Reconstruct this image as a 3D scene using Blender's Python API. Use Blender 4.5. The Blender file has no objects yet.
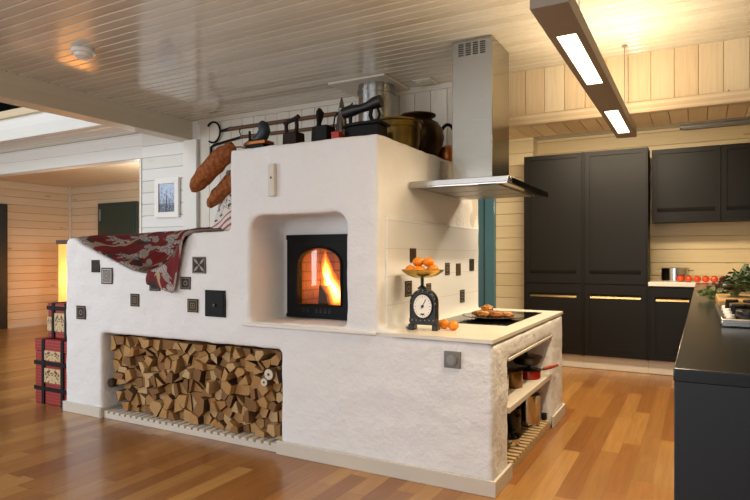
import bpy, math, random
from mathutils import Vector, Matrix, noise
R = math.radians
SC = bpy.context.scene
COL = SC.collection
rnd = random.Random(7)

# ------------------------------------------------------------------ helpers
def lin(h):
    h = h.lstrip('#')
    c = [int(h[i:i + 2], 16) / 255 for i in (0, 2, 4)]
    return tuple((x / 12.92 if x <= .04045 else ((x + .055) / 1.055) ** 2.4) for x in c) + (1.0,)

class NT:
    """small shader-node helper"""
    def __init__(s, name):
        s.m = bpy.data.materials.new(name); s.m.use_nodes = True
        s.t = s.m.node_tree; s.n = s.t.nodes; s.l = s.t.links
        s.b = s.n['Principled BSDF']; s.out = s.n['Material Output']
    def node(s, t, **kw):
        n = s.n.new(t)
        for k, v in kw.items(): setattr(n, k, v)
        return n
    def put(s, sock, v):
        if isinstance(v, bpy.types.NodeSocket): s.l.new(v, sock)
        elif v is not None: sock.default_value = v
    def math(s, op, a, b=None, c=None, clamp=False):
        n = s.node('ShaderNodeMath', operation=op, use_clamp=clamp)
        s.put(n.inputs[0], a)
        if b is not None: s.put(n.inputs[1], b)
        if c is not None: s.put(n.inputs[2], c)
        return n.outputs[0]
    def mix(s, f, a, b, mode='MIX'):
        n = s.node('ShaderNodeMix', data_type='RGBA', blend_type=mode)
        s.put(n.inputs[0], f); s.put(n.inputs[6], a); s.put(n.inputs[7], b)
        return n.outputs[2]
    def ramp(s, f, stops, interp='LINEAR'):
        n = s.node('ShaderNodeValToRGB'); r = n.color_ramp; r.interpolation = interp
        while len(r.elements) < len(stops): r.elements.new(.5)
        for e, (p, c) in zip(r.elements, stops): e.position = p; e.color = c
        s.put(n.inputs[0], f); return n.outputs[0]
    def noise(s, vec, scale, detail=3, rough=.5, dist=0, col=False):
        n = s.node('ShaderNodeTexNoise'); s.put(n.inputs['Vector'], vec)
        n.inputs['Scale'].default_value = scale; n.inputs['Detail'].default_value = detail
        n.inputs['Roughness'].default_value = rough; n.inputs['Distortion'].default_value = dist
        return n.outputs['Color' if col else 'Fac']
    def coord(s, which='Object'): return s.node('ShaderNodeTexCoord').outputs[which]
    def sep(s, v):
        n = s.node('ShaderNodeSeparateXYZ'); s.put(n.inputs[0], v); return n.outputs
    def comb(s, x, y, z=0.0):
        n = s.node('ShaderNodeCombineXYZ'); s.put(n.inputs[0], x); s.put(n.inputs[1], y); s.put(n.inputs[2], z)
        return n.outputs[0]
    def white(s, v, dims='3D'):
        n = s.node('ShaderNodeTexWhiteNoise', noise_dimensions=dims)
        s.put(n.inputs['W' if dims == '1D' else 'Vector'], v); return n.outputs['Value']
    def bump(s, h, strength=.3, dist=.01, normal=None):
        n = s.node('ShaderNodeBump'); s.put(n.inputs['Height'], h)
        n.inputs['Strength'].default_value = strength; n.inputs['Distance'].default_value = dist
        if normal is not None: s.l.new(normal, n.inputs['Normal'])
        return n.outputs[0]
    def set(s, color=None, rough=None, metal=None, normal=None, coat=None, spec=None, emit=None, estr=None):
        if color is not None: s.put(s.b.inputs['Base Color'], color)
        if rough is not None: s.put(s.b.inputs['Roughness'], rough)
        if metal is not None: s.put(s.b.inputs['Metallic'], metal)
        if normal is not None: s.l.new(normal, s.b.inputs['Normal'])
        if coat is not None: s.b.inputs['Coat Weight'].default_value = coat; s.b.inputs['Coat Roughness'].default_value = .08
        if spec is not None: s.b.inputs['Specular IOR Level'].default_value = spec
        if emit is not None: s.put(s.b.inputs['Emission Color'], emit)
        if estr is not None: s.put(s.b.inputs['Emission Strength'], estr)
        return s.m

def mat_plain(name, hexc, rough=.5, metal=0, var=.12, vscale=12, bump=0, bscale=60, coat=None, spec=None):
    n = NT(name); co = n.coord()
    c = lin(hexc); d = tuple(x * (1 - var) for x in c[:3]) + (1,)
    col = n.mix(n.noise(co, vscale, 4), d, c)
    nm = n.bump(n.noise(co, bscale, 4), bump, .004) if bump else None
    return n.set(col, rough, metal, nm, coat, spec)

def mat_brushed(name, hexc, rough=.3, axis=2):
    n = NT(name); o = n.sep(n.coord())
    k = [900, 900, 900]; k[axis] = 6
    v = n.comb(n.math('MULTIPLY', o[0], k[0]), n.math('MULTIPLY', o[1], k[1]), n.math('MULTIPLY', o[2], k[2]))
    f = n.noise(v, 1, 2)
    return n.set(lin(hexc), n.math('MULTIPLY_ADD', f, .22, rough - .1), 1.0, n.bump(f, .06, .001))

def mat_boards(name, c1, c2, pitch, rough=.45, knot=0.6, grain=.35, var=1.0, coat=None):
    """painted / glazed timber boards; UV is in metres, v runs across the boards"""
    n = NT(name); uv = n.sep(n.coord('UV'))
    row = n.math('FLOOR', n.math('DIVIDE', uv[1], pitch))
    w = n.white(row, '1D')
    g = n.noise(n.comb(n.math('MULTIPLY_ADD', row, 7.31, n.math('MULTIPLY', uv[0], 2.2)), n.math('MULTIPLY', uv[1], 55)), 1, 5, .6, .6)
    base = n.mix(n.math('MULTIPLY', w, var), lin(c1), lin(c2))
    dark = n.mix(.45, base, (.18, .09, .04, 1), 'MULTIPLY')
    col = n.mix(n.math('MULTIPLY', n.math('SUBTRACT', g, .45, clamp=True), grain * 4, clamp=True), base, dark)
    vo = n.node('ShaderNodeTexVoronoi', feature='F1')
    n.put(vo.inputs['Vector'], n.comb(n.math('MULTIPLY_ADD', row, 3.7, n.math('MULTIPLY', uv[0], 1.6)), n.math('MULTIPLY', uv[1], 5.5)))
    vo.inputs['Scale'].default_value = 1
    k = n.math('LESS_THAN', n.math('ADD', vo.outputs['Distance'], n.math('MULTIPLY', g, .05)), .115)
    col = n.mix(n.math('MULTIPLY', k, knot), col, lin('#7a4a22'))
    return n.set(col, rough, 0, n.bump(g, .12, .002), coat)

def mat_floor(name):
    n = NT(name); uv = n.sep(n.coord('UV'))
    W, L = .118, .98
    row = n.math('FLOOR', n.math('DIVIDE', uv[0], W))
    off = n.math('MULTIPLY', n.white(row, '1D'), L)
    yy = n.math('DIVIDE', n.math('ADD', uv[1], off), L)
    cell = n.math('FLOOR', yy)
    w = n.white(n.comb(row, cell, 3.0))
    w2 = n.white(n.comb(row, cell, 9.0))
    g = n.noise(n.comb(n.math('MULTIPLY_ADD', w2, 37.0, n.math('MULTIPLY', uv[0], 42)), n.math('MULTIPLY', uv[1], 2.0), w), 1, 6, .6, .8)
    base = n.ramp(w, [(0, lin('#875526')), (.3, lin('#99652f')), (.55, lin('#a36f36')), (.8, lin('#b38549')), (1, lin('#91602c'))])
    col = n.mix(n.math('MULTIPLY', n.math('SUBTRACT', g, .4, clamp=True), 1.5, clamp=True), base, n.mix(.5, base, lin('#6a3a18'), 'MULTIPLY'))
    fx = n.math('FRACT', n.math('DIVIDE', uv[0], W)); fy = n.math('FRACT', yy)
    gap = n.math('MAXIMUM', n.math('LESS_THAN', fx, .012), n.math('LESS_THAN', fy, .0022))
    col = n.mix(n.math('MULTIPLY', gap, .6), col, lin('#3a2010'))
    rough = n.math('MULTIPLY_ADD', g, .12, .24)
    return n.set(col, rough, 0, n.bump(n.math('SUBTRACT', g, n.math('MULTIPLY', gap, 2)), .06, .002), .25)

class MB:
    def __init__(s): s.v = []; s.f = []; s.mi = []; s.uv = []; s.sm = []
    def add(s, vs, fs, mi=0, uvs=None, sm=False):
        o = len(s.v); s.v += [tuple(p) for p in vs]
        for i, f in enumerate(fs):
            s.f.append([o + k for k in f]); s.mi.append(mi); s.sm.append(sm); s.uv.append(uvs[i] if uvs else None)
        return s
    def box(s, x0, x1, y0, y1, z0, z1, mi=0):
        vs = [(x0, y0, z0), (x1, y0, z0), (x1, y1, z0), (x0, y1, z0), (x0, y0, z1), (x1, y0, z1), (x1, y1, z1), (x0, y1, z1)]
        return s.add(vs, [(0, 3, 2, 1), (4, 5, 6, 7), (0, 1, 5, 4), (1, 2, 6, 5), (2, 3, 7, 6), (3, 0, 4, 7)], mi)
    def hexa(s, vs, mi=0):
        return s.add(vs, [(0, 3, 2, 1), (4, 5, 6, 7), (0, 1, 5, 4), (1, 2, 6, 5), (2, 3, 7, 6), (3, 0, 4, 7)], mi)
    def prism(s, pts, vec, mi=0, cap=None, side=None):
        """extrude a 3-D polygon along vec"""
        n = len(pts); vec = Vector(vec); P = [Vector(p) for p in pts]; Q = [p + vec for p in P]
        nrm = Vector((0, 0, 0))
        for i in range(n): nrm += P[i].cross(P[(i + 1) % n])
        if nrm.dot(vec) > 0: P.reverse(); Q.reverse()
        s.add(P + Q, [tuple(range(n)), tuple(range(2 * n - 1, n - 1, -1))], mi if cap is None else cap)
        s.add(P + Q, [((i + 1) % n, i, n + i, n + (i + 1) % n) for i in range(n)], mi if side is None else side)
        return s
    def cyl(s, p0, p1, r0, r1=None, n=20, mi=0, caps=True):
        r1 = r0 if r1 is None else r1
        return s.tube([p0, p1], [r0, r1], n, mi, caps)
    def tube(s, pts, r, n=10, mi=0, caps=True, flat=1.0):
        P = [Vector(p) for p in pts]; m = len(P)
        rs = r if isinstance(r, (list, tuple)) else [r] * m
        t0 = (P[1] - P[0]).normalized()
        up = Vector((0, 0, 1)) if abs(t0.z) < .9 else Vector((1, 0, 0))
        a = t0.cross(up).normalized(); vs = []
        for i in range(m):
            t = (P[min(i + 1, m - 1)] - P[max(i - 1, 0)]).normalized()
            a = (a - t * a.dot(t)).normalized(); b = t.cross(a)
            for k in range(n):
                th = 2 * math.pi * k / n
                vs.append(P[i] + a * (math.cos(th) * rs[i]) + b * (math.sin(th) * rs[i] * flat))
        fs = [(i * n + k, i * n + (k + 1) % n, (i + 1) * n + (k + 1) % n, (i + 1) * n + k) for i in range(m - 1) for k in range(n)]
        s.add(vs, fs, mi, None, True)
        if caps:
            s.add(vs[:n], [tuple(range(n - 1, -1, -1))], mi); s.add(vs[-n:], [tuple(range(n))], mi)
        return s
    def lathe(s, prof, c=(0, 0, 0), n=32, mi=0, sx=1, sy=1):
        m = len(prof); vs = []
        for (r, z) in prof:
            for k in range(n):
                th = 2 * math.pi * k / n
                vs.append((c[0] + r * math.cos(th) * sx, c[1] + r * math.sin(th) * sy, c[2] + z))
        fs = [(i * n + k, i * n + (k + 1) % n, (i + 1) * n + (k + 1) % n, (i + 1) * n + k) for i in range(m - 1) for k in range(n)]
        return s.add(vs, fs, mi, None, True)
    def ball(s, c, rx, ry=None, rz=None, nu=18, nv=12, bump=0, seed=0, bs=3, mi=0):
        ry = rx if ry is None else ry; rz = rx if rz is None else rz
        vs = []
        for i in range(nv + 1):
            ph = math.pi * i / nv
            for k in range(nu):
                th = 2 * math.pi * k / nu
                d = Vector((math.sin(ph) * math.cos(th), math.sin(ph) * math.sin(th), math.cos(ph)))
                q = 1 + (bump * noise.noise(d * bs + Vector((seed, seed * .7, 0))) if bump else 0)
                vs.append((c[0] + d.x * rx * q, c[1] + d.y * ry * q, c[2] + d.z * rz * q))
        fs = []
        for i in range(nv):
            for k in range(nu):
                a, b = i * nu + k, i * nu + (k + 1) % nu
                fs.append((a, a + nu, b + nu, b))
        return s.add(vs, fs, mi, None, True)
    def uvbox(s, O, U, V, N, w, h, t, mi=0):
        """plaque: front face with 0..1 UV, origin O at lower-left of the back face"""
        O, U, V, N = Vector(O), Vector(U), Vector(V), Vector(N)
        b = [O, O + U * w, O + U * w + V * h, O + V * h]; f = [p + N * t for p in b]
        s.add(f, [(0, 1, 2, 3)], mi, [[(0, 0), (1, 0), (1, 1), (0, 1)]])
        return s.add(b + f, [(3, 2, 1, 0), (0, 1, 5, 4), (1, 2, 6, 5), (2, 3, 7, 6), (3, 0, 4, 7)], mi, [[(.01, .01)] * 4] * 5)
    def boards(s, O, U, V, N, ul, vl, pitch, g=.007, d=.005, back=.06, v0=0, mi=0):
        """a boarded surface: boards run along U, stack along V, face N"""
        O, U, V, N = Vector(O), Vector(U), Vector(V), Vector(N)
        prof = []; v = 0.0; k = int(v0 / pitch)
        v = -(v0 - k * pitch)
        while v < vl - 1e-6:
            a, b = max(0, v), min(vl, v + pitch)
            for (vv, dd) in ((v, -d), (v + g, 0), (v + pitch - g * .35, 0)):
                if a - 1e-9 <= vv < b: prof.append((vv, dd))
                elif vv < 0 and (not prof): pass
            v += pitch
        if not prof or prof[0][0] > 1e-6: prof.insert(0, (0, 0))
        prof.append((vl, 0))
        vs = []; fs = []; uvs = []
        for (vv, dd) in prof:
            vs += [O + V * vv + N * dd, O + U * ul + V * vv + N * dd]
        flip = U.cross(V).dot(N) < 0
        for i in range(len(prof) - 1):
            f = (2 * i, 2 * i + 1, 2 * i + 3, 2 * i + 2)
            va, vb = prof[i][0] + v0 + 1e-4, prof[i + 1][0] + v0 - 1e-4
            q = [(0, va), (ul, va), (ul, vb), (0, vb)]
            if flip: f = f[::-1]; q = q[::-1]
            fs.append(f); uvs.append(q)
        s.add(vs, fs, mi, uvs)
        B = O - N * (d + .002)
        c = [B, B + U * ul, B + U * ul + V * vl, B + V * vl]; e = [p - N * back for p in c]
        ff = [(0, 1, 2, 3), (3, 2, 1, 0)[::1], (0, 1, 5, 4), (1, 2, 6, 5), (2, 3, 7, 6), (3, 0, 4, 7)]
        s.add(c + e, [(4, 5, 6, 7)] + ff[2:], mi, [[(0, .03), (.1, .03), (.1, .05), (0, .05)]] * 5)
        return s
    def xf(s, M):
        s.v = [tuple(M @ Vector(p)) for p in s.v]; return s
    def shift(s, dx, dy, dz): return s.xf(Matrix.Translation((dx, dy, dz)))
    def build(s, name, mats, parent=None, world=False, bevel=0, seg=2, angle=35, origin=None):
        if not isinstance(mats, (list, tuple)): mats = [mats]
        off = Vector((0, 0, 0))
        if world and parent is not None:
            p = parent
            while p: off += Vector(p.location); p = p.parent
        if origin is not None: off = Vector(origin)
        me = bpy.data.meshes.new(name)
        me.from_pydata([tuple(Vector(p) - off) for p in s.v], [], s.f)
        for m in mats: me.materials.append(m)
        me.polygons.foreach_set('material_index', s.mi)
        me.polygons.foreach_set('use_smooth', [True] * len(s.f))
        ul = me.uv_layers.new(name='UVMap')
        for p, q in zip(me.polygons, s.uv):
            if q:
                for li, c in zip(p.loop_indices, q): ul.data[li].uv = c
        me.update()
        me.set_sharp_from_angle(angle=R(angle))
        o = bpy.data.objects.new(name, me); COL.objects.link(o)
        if parent is not None: o.parent = parent
        if origin is not None: o.location = origin
        if bevel:
            b = o.modifiers.new('bevel', 'BEVEL'); b.width = bevel; b.segments = seg; b.limit_method = 'ANGLE'; b.angle_limit = R(40)
        return o

def tag(o, label, cat, group=None, kind=None):
    o['label'] = label; o['category'] = cat
    if group: o['group'] = group
    if kind: o['kind'] = kind
    return o
def thing(name, loc, label, cat, group=None, rz=0):
    o = bpy.data.objects.new(name, None); COL.objects.link(o); o.location = loc; o.rotation_euler.z = rz
    o.empty_display_size = .1
    return tag(o, label, cat, group)
def solo(name, mb, mats, label, cat, group=None, bevel=0, angle=35, kind=None):
    xs = [p[0] for p in mb.v]; ys = [p[1] for p in mb.v]; zs = [p[2] for p in mb.v]
    o = mb.build(name, mats, None, bevel=bevel, angle=angle, origin=((min(xs) + max(xs)) / 2, (min(ys) + max(ys)) / 2, min(zs)))
    return tag(o, label, cat, group, kind)
def struct(name, mb, mats, label=None, bevel=0):
    o = mb.build(name, mats, bevel=bevel); o['kind'] = 'structure'
    if label: o['label'] = label
    return o
def copy_thing(src, loc, label, rz=0):
    r = src.copy(); COL.objects.link(r); r.location = loc; r.rotation_euler.z = rz; r['label'] = label
    for ch in list(src.children):
        c = ch.copy(); COL.objects.link(c); c.parent = r
        for g in ch.children:
            d = g.copy(); COL.objects.link(d); d.parent = c
    return r

# ------------------------------------------------------------------ camera
H = 1.36
cam = bpy.data.cameras.new('camera'); co = bpy.data.objects.new('camera', cam); COL.objects.link(co)
co.location = (0, 0, H); co.rotation_euler = (R(90), 0, math.atan(322 / 588.))
cam.sensor_width = 36; cam.lens = 588 / 750 * 36; cam.shift_y = 6 / 750; cam.clip_start = .02
SC.camera = co

# ------------------------------------------------------------------ key dimensions (metres)
Y0, XB, X0 = 3.237, -1.751, -1.012      # stove front plane, tall block's side, low counter's side
YW, ZC = 4.954, 2.918                    # boarded wall behind the stove, ceiling
ZT, ZTOP = .884, 2.13                    # worktop on the stove, top of the tall block
YK, ZK = 7.422, 1.065                    # kitchen fronts, kitchen worktop

# ------------------------------------------------------------------ materials
M = {}
def plaster(name, hexc, lump):
    n = NT(name); c = n.coord()
    a = n.noise(c, 7, 3, .5); b = n.noise(c, 38, 5, .65); d = n.noise(c, 2.2, 2)
    nm = n.bump(n.math('MULTIPLY_ADD', b, .35, a), lump, .036)
    return n.set(n.mix(d, tuple(x * .95 for x in lin(hexc)[:3]) + (1,), lin(hexc)), .75, 0, nm, spec=.25)
M['plaster'] = plaster('white_plaster', '#e9e7e5', .5)
M['ceil'] = mat_boards('ceiling_boards', '#d8d2c4', '#cac2b1', .092, .15, .12, .12, 1, .4)
M['whitewall'] = mat_boards('white_wall_boards', '#e4e2dc', '#d8d5cc', .142, .45, .10, .08)
M['whitevert'] = mat_boards('white_upright_boards', '#d9d3c6', '#cfc6b5', .16, .45, .08, .12)
M['frieze'] = mat_boards('frieze_boards', '#e0cfae', '#d3ba94', .16, .4, .7, .36)
M['logs'] = mat_boards('kitchen_timber', '#d8c69c', '#ccb588', .16, .45, .5, .26)
M['logs_pale'] = mat_boards('pale_timber', '#dccdab', '#d2c099', .16, .45, .3, .16)
M['soffit'] = mat_boards('soffit_boards', '#eadbb8', '#dcc89f', .13, .4, .4, .2)
M['farwall'] = mat_boards('far_room_timber', '#dac9ae', '#d1bb9a', .146, .5, .4, .2)
M['farceil'] = mat_boards('far_room_ceiling', '#dcc9aa', '#d2bd99', .09, .35, .2, .2)
M['floor'] = mat_floor('oak_floor')
M['trimwood'] = mat_boards('pale_trim_wood', '#d8cbb4', '#cfbfa3', .3, .4, .2, .15)
M['beam'] = mat_boards('painted_beam', '#d6cab4', '#cfc2a8', .12, .4, .15, .12)
M['cream'] = mat_plain('cream_wood', '#d3cabb', .45, 0, .1, 9)
M['slat'] = mat_plain('slat_wood', '#c9ab7e', .55, 0, .25, 20)
M['cabinet'] = mat_plain('dark_lacquer', '#181613', .42, 0, .06, 5, spec=.2)
M['cabin'] = mat_plain('dark_recess', '#1c1a18', .5)
M['groove'] = mat_plain('bronze_grip', '#6e5a38', .32, .7, .1)
M['stone'] = mat_plain('dark_granite', '#1d2022', .22, 0, .5, 160)
M['stonemat'] = mat_plain('dark_granite_side', '#1f2327', .5, 0, .5, 160)
M['counter'] = mat_plain('pale_stone', '#e2d9c8', .3, 0, .06, 30)
M['steel'] = mat_brushed('brushed_steel', '#a5a29d', .24, 0)
M['steelv'] = mat_brushed('brushed_steel_upright', '#979389', .2, 0)
M['chrome'] = mat_plain('polished_steel', '#c9c7c4', .12, 1, .03)
M['trayst'] = mat_plain('hob_steel', '#5f5b56', .42, 1, .05)
M['pipe'] = mat_plain('flue_steel', '#a7a6a2', .26, 1, .03, 3)
M['iron'] = mat_plain('cast_iron', '#0f0e0d', .6, .0, .3, 40, .25, 120, spec=.2)
M['ironblue'] = mat_plain('blue_grey_iron', '#333c44', .5, .3, .25, 30, .2, 90)
M['rust'] = mat_plain('rusty_iron', '#2a1a13', .65, .0, .4, 40, .3, 110, spec=.2)
M['blackmetal'] = mat_plain('black_enamel', '#0d0c0c', .35, 0, .1, 40)
M['black'] = mat_plain('black_plastic', '#111111', .4)
M['brass'] = mat_plain('aged_brass', '#77602f', .3, .9, .4, 14, .1, 60)
M['bronze'] = mat_plain('dark_bronze', '#3a260f', .4, .6, .4, 12, .15, 60)
M['copper'] = mat_plain('copper', '#b06a36', .35, .8, .25, 20)
M['brasslight'] = mat_plain('bright_brass', '#c9a850', .25, .9, .15, 18)
M['handlewood'] = mat_plain('old_handle_wood', '#6e4a2c', .6, 0, .4, 30)
M['redwood'] = mat_plain('red_handle_wood', '#a2491f', .4, 0, .2, 30)
M['redtin'] = mat_plain('red_tin', '#b3241f', .35, 0, .1)
M['redenamel'] = mat_plain('red_enamel', '#9c200e', .22, 0, .1, coat=.4)
M['orange'] = mat_plain('orange_peel', '#f08a12', .4, 0, .12, 8, .25, 140)
M['tomato'] = mat_plain('tomato_skin', '#e04516', .2, 0, .15, 8, coat=.3)
M['leaf'] = mat_plain('herb_leaf', '#43602a', .5, 0, .5, 18)
M['stem'] = mat_plain('herb_stem', '#7a8a4a', .5, 0, .3, 18)
M['bread'] = mat_plain('baked_crust', '#a8621a', .6, 0, .45, 30, .4, 60)
M['bread2'] = mat_plain('pale_bun_crust', '#bd7f32', .6, 0, .35, 26, .4, 60)
M['bundle'] = None
M['white'] = mat_plain('white_paint', '#eeeae2', .4, 0, .04)
M['postwhite'] = mat_plain('white_post_paint', '#e4e0d6', .45, 0, .05)
M['teal'] = mat_plain('teal_paint', '#4a7484', .12, 0, .1, 6)
M['darkgreen'] = mat_plain('dark_green_paint', '#2c3b33', .4, 0, .1, 6)
M['blackdoor'] = mat_plain('black_door_paint', '#15191a', .4, 0, .1, 6)
M['grey'] = mat_plain('grey_plastic', '#77726c', .4, 0, .08)
M['greylight'] = mat_plain('light_grey_metal', '#8d8b86', .35, .4, .06)
M['lampbody'] = mat_plain('bronze_grey_lamp_metal', '#94887a', .45, 0, .06)
M['board'] = mat_plain('cutting_board_wood', '#a8834f', .5, 0, .25, 24)
M['ceramicglass'] = mat_plain('black_ceramic_glass', '#0b0b0c', .06, 0, .1)
M['smokepot'] = mat_plain('amber_enamel', '#8a5c22', .22, .3, .2)

def glass(name, tint=(1, 1, 1, 1), gl=.12, rough=.02):
    n = NT(name); n.n.remove(n.b)
    t = n.node('ShaderNodeBsdfTransparent'); t.inputs[0].default_value = tint
    g = n.node('ShaderNodeBsdfGlossy'); g.inputs['Roughness'].default_value = rough
    x = n.node('ShaderNodeMixShader'); x.inputs[0].default_value = gl
    n.l.new(t.outputs[0], x.inputs[1]); n.l.new(g.outputs[0], x.inputs[2]); n.l.new(x.outputs[0], n.out.inputs[0])
    return n.m
M['glass'] = glass('stove_glass', (1, .95, .9, 1), .05)
M['greyglass'] = glass('smoked_hood_glass', (.25, .24, .22, 1), .2)

def emissive(name, col, strength):
    n = NT(name); return n.set((0, 0, 0, 1), .5, emit=col, estr=strength)

def mat_woodlog(name):
    n = NT(name); oi = n.node('ShaderNodeObjectInfo'); c = n.coord(); o = n.sep(c)
    r = oi.outputs['Random']
    ring = n.noise(c, 28, 4, .6, 1.2)
    g = n.noise(n.comb(n.math('MULTIPLY', o[0], 60), n.math('MULTIPLY', o[1], 6), n.math('MULTIPLY', o[2], 60)), 1, 4)
    base = n.ramp(r, [(0, lin('#9a7146')), (.17, lin('#caa06a')), (.34, lin('#b78a55')), (.5, lin('#d8b684')), (.68, lin('#8a6742')), (.84, lin('#c79a62'))], 'CONSTANT')
    col = n.mix(n.math('MULTIPLY', ring, .4), base, lin('#6b4526'))
    col = n.mix(n.math('MULTIPLY', g, .35), col, lin('#5a3a20'))
    return n.set(col, .8, 0, n.bump(g, .4, .004), spec=.2)
def mat_bark(name):
    n = NT(name); oi = n.node('ShaderNodeObjectInfo'); c = n.coord()
    g = n.noise(c, 45, 5, .7, .8)
    col = n.mix(n.math('FRACT', n.math('MULTIPLY', oi.outputs['Random'], 7.3)), lin('#4a3626'), lin('#7d6448'))
    col = n.mix(g, tuple(x * .4 for x in col_dark) + (1,), col)
    return n.set(col, .9, 0, n.bump(g, .7, .006), spec=.15)
col_dark = lin('#5a4532')[:3]
M['log'] = mat_woodlog('split_wood'); M['bark'] = mat_bark('bark')
M['birch'] = mat_plain('birch_end', '#d8cdb8', .7, 0, .2, 60)

def mat_tile(name, kind, dark, light):
    """relief tile, UV 0..1: a frame and a four-fold motif"""
    n = NT(name); uv = n.sep(n.coord('UV'))
    x = n.math('ABSOLUTE', n.math('SUBTRACT', uv[0], .5)); y = n.math('ABSOLUTE', n.math('SUBTRACT', uv[1], .5))
    mx = n.math('MAXIMUM', x, y)
    fr = n.math('MULTIPLY', n.math('GREATER_THAN', mx, .36), n.math('LESS_THAN', mx, .42))
    if kind == 'leaf':      # four diagonal leaves
        d = n.math('ABSOLUTE', n.math('SUBTRACT', x, y)); q = n.math('ADD', x, y)
        p = n.math('LESS_THAN', d, n.math('MULTIPLY', n.math('SINE', n.math('MULTIPLY', n.math('SUBTRACT', q, .1, clamp=True), 4.6)), .11))
        p = n.math('MULTIPLY', p, n.math('LESS_THAN', mx, .4)); c2 = n.math('LESS_THAN', n.math('ADD', x, y), .08)
        p = n.math('MAXIMUM', p, c2); fr = n.math('MULTIPLY', n.math('GREATER_THAN', mx, .44), n.math('LESS_THAN', mx, .47))
    elif kind == 'ring':
        r = n.math('SQRT', n.math('ADD', n.math('MULTIPLY', x, x), n.math('MULTIPLY', y, y)))
        p = n.math('MULTIPLY', n.math('GREATER_THAN', r, .12), n.math('LESS_THAN', r, .2))
    elif kind == 'maze':
        s1 = n.math('SINE', n.math('MULTIPLY', n.math('ADD', x, n.math('MULTIPLY', y, .4)), 46)); s2 = n.math('SINE', n.math('MULTIPLY', n.math('SUBTRACT', y, n.math('MULTIPLY', x, .3)), 52))
        p = n.math('GREATER_THAN', n.math('MULTIPLY', s1, s2), .1)
        p = n.math('MULTIPLY', p, n.math('LESS_THAN', mx, .34))
    else:                   # concentric squares
        p = n.math('MULTIPLY', n.math('GREATER_THAN', n.math('SINE', n.math('MULTIPLY', mx, 44)), .2), n.math('LESS_THAN', mx, .3))
    k = n.math('MAXIMUM', p, fr)
    col = n.mix(k, lin(dark), lin(light))
    col = n.mix(n.math('MULTIPLY', n.noise(n.coord(), 60, 3), .4), col, lin('#3a2e26'))
    return n.set(col, .65, 0, n.bump(k, .5, .006), spec=.2)
T = {'leaf': mat_tile('tile_leaf', 'leaf', '#3d3029', '#a59c92'), 'ring': mat_tile('tile_ring', 'ring', '#392d26', '#85796c'),
     'maze': mat_tile('tile_maze', 'maze', '#574f49', '#c9c4bd'), 'square': mat_tile('tile_square', 'square', '#32281f', '#8b7b63'),
     'dark': mat_tile('tile_dark', 'square', '#1f1a17', '#4d4137'), 'brown': mat_tile('tile_brown', 'maze', '#38261a', '#745842')}

def mat_cloth(name):
    """dark red throw with cream vines and flowers; UV in metres"""
    n = NT(name); uv = n.coord('UV')
    dn = n.noise(uv, 2.4, 2, .5, 0, True)
    wv = n.node('ShaderNodeMix', data_type='RGBA', blend_type='ADD'); wv.inputs[0].default_value = .55
    n.put(wv.inputs[6], uv); n.put(wv.inputs[7], dn)
    ring = n.node('ShaderNodeTexWave', wave_type='RINGS', rings_direction='SPHERICAL'); n.put(ring.inputs[0], wv.outputs[2])
    ring.inputs['Scale'].default_value = 1.15; ring.inputs['Distortion'].default_value = 3; ring.inputs['Detail'].default_value = 1; ring.inputs['Detail Scale'].default_value = .8
    vine = n.math('GREATER_THAN', ring.outputs['Fac'], .978)
    def blossoms(scale, petals, r0, r1, seed, stretch):
        w2 = n.node('ShaderNodeVectorMath', operation='MULTIPLY_ADD'); n.put(w2.inputs[0], n.noise(uv, 9, 2, .5, 0, True)); w2.inputs[1].default_value = (.07, .07, 0)
        ad = n.node('ShaderNodeVectorMath', operation='ADD'); n.put(ad.inputs[0], uv); ad.inputs[1].default_value = (seed, seed * .6, 0); n.l.new(ad.outputs[0], w2.inputs[2]); p = w2.outputs[0]
        vo = n.node('ShaderNodeTexVoronoi', feature='F1', voronoi_dimensions='2D'); n.put(vo.inputs['Vector'], p); vo.inputs['Scale'].default_value = scale
        sb = n.node('ShaderNodeVectorMath', operation='SUBTRACT'); n.put(sb.inputs[0], p); n.l.new(vo.outputs['Position'], sb.inputs[1])
        o = n.sep(sb.outputs[0]); w = n.white(vo.outputs['Color'])
        ang = n.math('ADD', n.math('ARCTAN2', o[1], o[0]), n.math('MULTIPLY', w, 6.28))
        r = n.math('SQRT', n.math('ADD', n.math('MULTIPLY', o[0], o[0]), n.math('MULTIPLY', o[1], o[1])))
        half = n.math('GREATER_THAN', n.math('COSINE', ang), stretch)
        pet = n.math('POWER', n.math('ABSOLUTE', n.math('COSINE', n.math('MULTIPLY', ang, petals / 2))), .7)
        fl = n.math('MULTIPLY', half, n.math('LESS_THAN', r, n.math('MULTIPLY_ADD', pet, r1, r0)))
        ve = n.math('GREATER_THAN', n.math('SINE', n.math('MULTIPLY_ADD', r, 150, n.math('MULTIPLY', pet, 3))), .2)
        return fl, ve, w
    fl, vein, w = blossoms(3.6, 9, .03, .105, 0, -.35)
    fl2, vein2, w2_ = blossoms(7.5, 2, .004, .062, 3.3, -2)
    fcol = n.mix(n.math('GREATER_THAN', w, .85), lin('#a39a92'), lin('#4c5a48'))
    fcol = n.mix(n.math('MULTIPLY', vein, .55), fcol, lin('#5d3b38'))
    red = n.mix(n.noise(uv, 5, 3), lin('#520a10'), lin('#7c1216'))
    col = n.mix(vine, red, lin('#a08c6c'))
    col = n.mix(n.math('MULTIPLY', fl2, n.math('GREATER_THAN', w2_, .45)), col, n.mix(n.math('GREATER_THAN', w2_, .8), lin('#8d8279'), lin('#2c2a26')))
    col = n.mix(fl, col, fcol)
    wb = n.noise(uv, 300, 2)
    return n.set(col, .75, 0, n.bump(wb, .2, .002), spec=.3)
M['cloth'] = mat_cloth('red_floral_cloth')

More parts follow.
